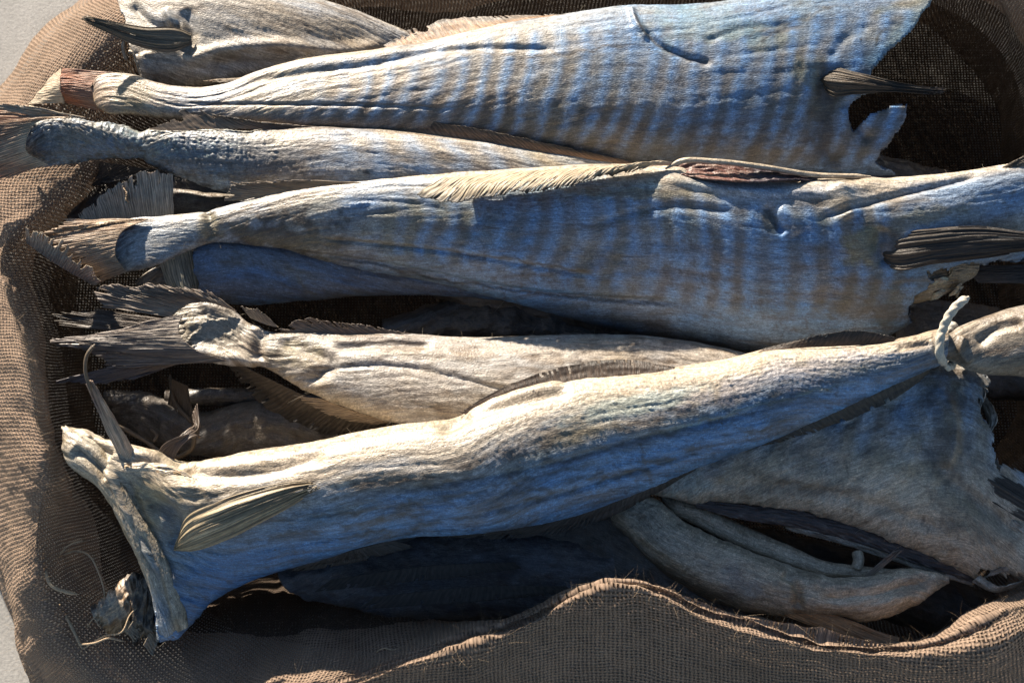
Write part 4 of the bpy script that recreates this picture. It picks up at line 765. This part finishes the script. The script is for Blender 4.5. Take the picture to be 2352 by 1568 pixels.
under('dark brown fish slipping under the curved cream fish from the left', [(1180,1190),(1350,1160),(1500,1230),(1640,1330),(1760,1390)], [(1150,1260),(1280,1330),(1400,1400),(1560,1460),(1720,1460)], [-3.5,-4,-4.5], [-6,-6.5,-7], [1.6,2,1.6], 203, .45)
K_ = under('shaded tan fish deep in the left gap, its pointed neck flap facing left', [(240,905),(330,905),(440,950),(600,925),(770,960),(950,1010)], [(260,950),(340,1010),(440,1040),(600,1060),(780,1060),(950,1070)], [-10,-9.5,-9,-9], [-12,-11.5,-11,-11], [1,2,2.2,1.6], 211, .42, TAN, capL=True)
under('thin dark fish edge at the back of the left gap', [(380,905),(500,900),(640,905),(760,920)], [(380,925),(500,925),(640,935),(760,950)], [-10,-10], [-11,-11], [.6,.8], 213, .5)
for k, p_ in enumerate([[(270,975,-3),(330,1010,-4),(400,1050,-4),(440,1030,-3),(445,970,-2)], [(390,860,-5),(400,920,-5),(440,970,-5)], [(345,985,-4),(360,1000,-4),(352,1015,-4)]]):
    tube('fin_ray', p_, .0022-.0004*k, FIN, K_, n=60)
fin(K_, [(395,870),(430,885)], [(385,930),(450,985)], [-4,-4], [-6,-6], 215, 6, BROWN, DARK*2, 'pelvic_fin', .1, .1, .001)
under('hidden fish added under the neck of the foreground fish to block low sun', [(330,1180),(500,1150),(700,1130),(950,1100)], [(370,1340),(500,1330),(700,1290),(950,1240)], [-2,-2,-3], [-5,-6,-6], [2,3,3], 217, .4)  # added to stop sun leaking beneath the neck onto the cloth
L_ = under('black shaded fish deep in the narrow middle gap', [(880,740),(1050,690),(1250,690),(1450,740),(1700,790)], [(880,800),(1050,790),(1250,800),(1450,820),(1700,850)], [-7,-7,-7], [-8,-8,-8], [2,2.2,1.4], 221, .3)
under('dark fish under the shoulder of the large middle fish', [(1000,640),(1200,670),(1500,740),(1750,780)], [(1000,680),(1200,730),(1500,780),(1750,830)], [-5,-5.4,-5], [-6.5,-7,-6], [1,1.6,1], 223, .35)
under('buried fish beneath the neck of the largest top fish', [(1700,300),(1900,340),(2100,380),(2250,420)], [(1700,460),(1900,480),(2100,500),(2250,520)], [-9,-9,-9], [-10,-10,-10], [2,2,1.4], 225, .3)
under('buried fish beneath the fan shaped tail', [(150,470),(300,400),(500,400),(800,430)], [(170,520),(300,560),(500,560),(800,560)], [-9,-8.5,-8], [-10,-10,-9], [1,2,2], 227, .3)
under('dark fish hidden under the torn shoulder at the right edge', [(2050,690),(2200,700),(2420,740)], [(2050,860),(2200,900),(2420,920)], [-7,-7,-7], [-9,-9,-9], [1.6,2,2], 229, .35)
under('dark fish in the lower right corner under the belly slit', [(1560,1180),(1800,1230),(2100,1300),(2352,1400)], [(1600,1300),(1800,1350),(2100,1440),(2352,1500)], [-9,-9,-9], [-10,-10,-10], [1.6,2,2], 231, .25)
# torn flakes at the right shoulder of the middle fish
rng = np.random.default_rng(4)
for k in range(16):
    u, v = 2060+rng.random()*150, 612+rng.random()*90-(0)
    v = 615+(u-2060)*-.05+rng.random()*75
    L, a = 20+30*rng.random(), -0.6+rng.normal()*.4
    p0_ = (u, v); p1_ = (u+L*math.cos(a), v+L*math.sin(a)); z0 = 1.6-(v-610)*.03
    dx, dy = 8*math.sin(a)+3, 8*math.cos(a)
    strip('torn_flake', D_, [p0_, ((u+p1_[0])/2+4, (v+p1_[1])/2-6), p1_], [(u+dx, v+dy), ((u+p1_[0])/2+dx, (v+p1_[1])/2+dy+4), (p1_[0]+dx*.4, p1_[1]+dy*.4)], [z0, z0+.8, z0+.6*rng.random()], [z0-.4, z0+.2, z0], lambda U, V, s, t, y: mix(CREAM+0*s[..., None], V3(.45,.5,.42), ss(-.2,.4,fbm(s*90,y*200,k,3))), n=40, m=14, sag=.003, seed=k+300, thick=.0006)
strip('shoulder_flesh', D_, [(2060,640),(2120,622),(2190,606),(2250,600)], [(2080,700),(2130,690),(2180,670),(2230,640)], [1.6,1.4,1,.6], [-.5,-.5,-.6,-.6], lambda U, V, s, t, y: mix(basecol(s, t, y, 9, .5, .2, .5)*.8, OCHRE*.6, .4), n=120, m=50, sag=.004, seed=340)
# head scraps below the collar
S_ = fish('fish_head_scrap', 'torn cream and brown head scrap lying below the collar of the foreground fish', 300, 1390, -3); S_['category'] = 'fish scrap'
def ps(U, V, s, t, y, f): return mix(basecol(s, t, y, 241, .5, .0, .6)*.7, V3(.4,.22,.08), .5*ss(0,.5,fbm(s*50,y*60,4,3)))
body(S_, [(222,1400),(260,1370),(310,1330),(345,1325)], [(226,1420),(262,1440),(310,1440),(350,1460)], [-3,-2,-1.5], [-4,-4,-4], [.4,1.2,.8], 241, ps, lambda U, V, s, t, y, f: .004*ridge(s*60, y*50, 3, 3), name='skull_plate', n=120, m=80)
body(S_, [(320,1330),(350,1318),(372,1340)], [(310,1470),(345,1460),(372,1470)], [-1,-1,-1], [-4,-3.5,-3], [1,1.4,1], 242, lambda U, V, s, t, y, f: mix(ps(U, V, s, t, y, f)*.4, DARK, .5), lambda U, V, s, t, y, f: .004*ridge(s*60, y*50, 8, 3), name='gill_plate', n=90, m=80)
for k, q_ in enumerate([[(290,1450),(310,1420),(330,1400)], [(330,1480),(350,1440),(372,1400)]]):
    fin(S_, q_, [(a+22, b_+28) for a, b_ in q_], [-1.5,-1.5,-1.5], [-2.5,-2.5,-2.5], 245+k, 5, CREAM*.6, V3(.3,.26,.2), 'bone_plate', .3, .2, .002, m=30)
# loose jute threads of the sack
TH = [[(100,1262,-2),(104,1310,-1),(120,1345,-1),(150,1358,-1.5),(178,1364,-2)], [(120,1290,-4),(170,1265,-3),(205,1275,-2),(225,1310,-2),(240,1360,-2.5),(235,1430,-3)], [(135,1385,-4),(160,1430,-3),(190,1490,-3)],
      [(190,1490,-3),(240,1460,-2),(280,1450,-1),(300,1410,-1),(320,1390,-1)], [(180,1480,-3),(220,1475,-2),(250,1465,-1.5),(285,1472,-2)], [(130,1280,-3),(160,1250,-2),(190,1240,-2)], [(200,1440,-4),(215,1420,-3),(230,1440,-3)], [(860,1500,0),(880,1488,.8),(905,1492,1),(925,1484,.6)]]
for k, p_ in enumerate(TH): tube('loose_thread', p_, (.0017,.0009,.0014,.0007,.0009,.0007,.0006,.0006)[k], THREAD, sack, 1500, 8, 90, 2)
# burlap fuzz and fish fibres, one mesh each
r0 = np.random.default_rng(9)
ii = r0.integers(0, NS, 9000); jj = r0.integers(int(NP*.12), int(NP*.85), 9000)
fuzz('jute_fuzz', sack, X[ii, jj] if False else SACKX[ii, jj], r0.random(9000)**2*.012+.002, .00009, THREAD, 2)
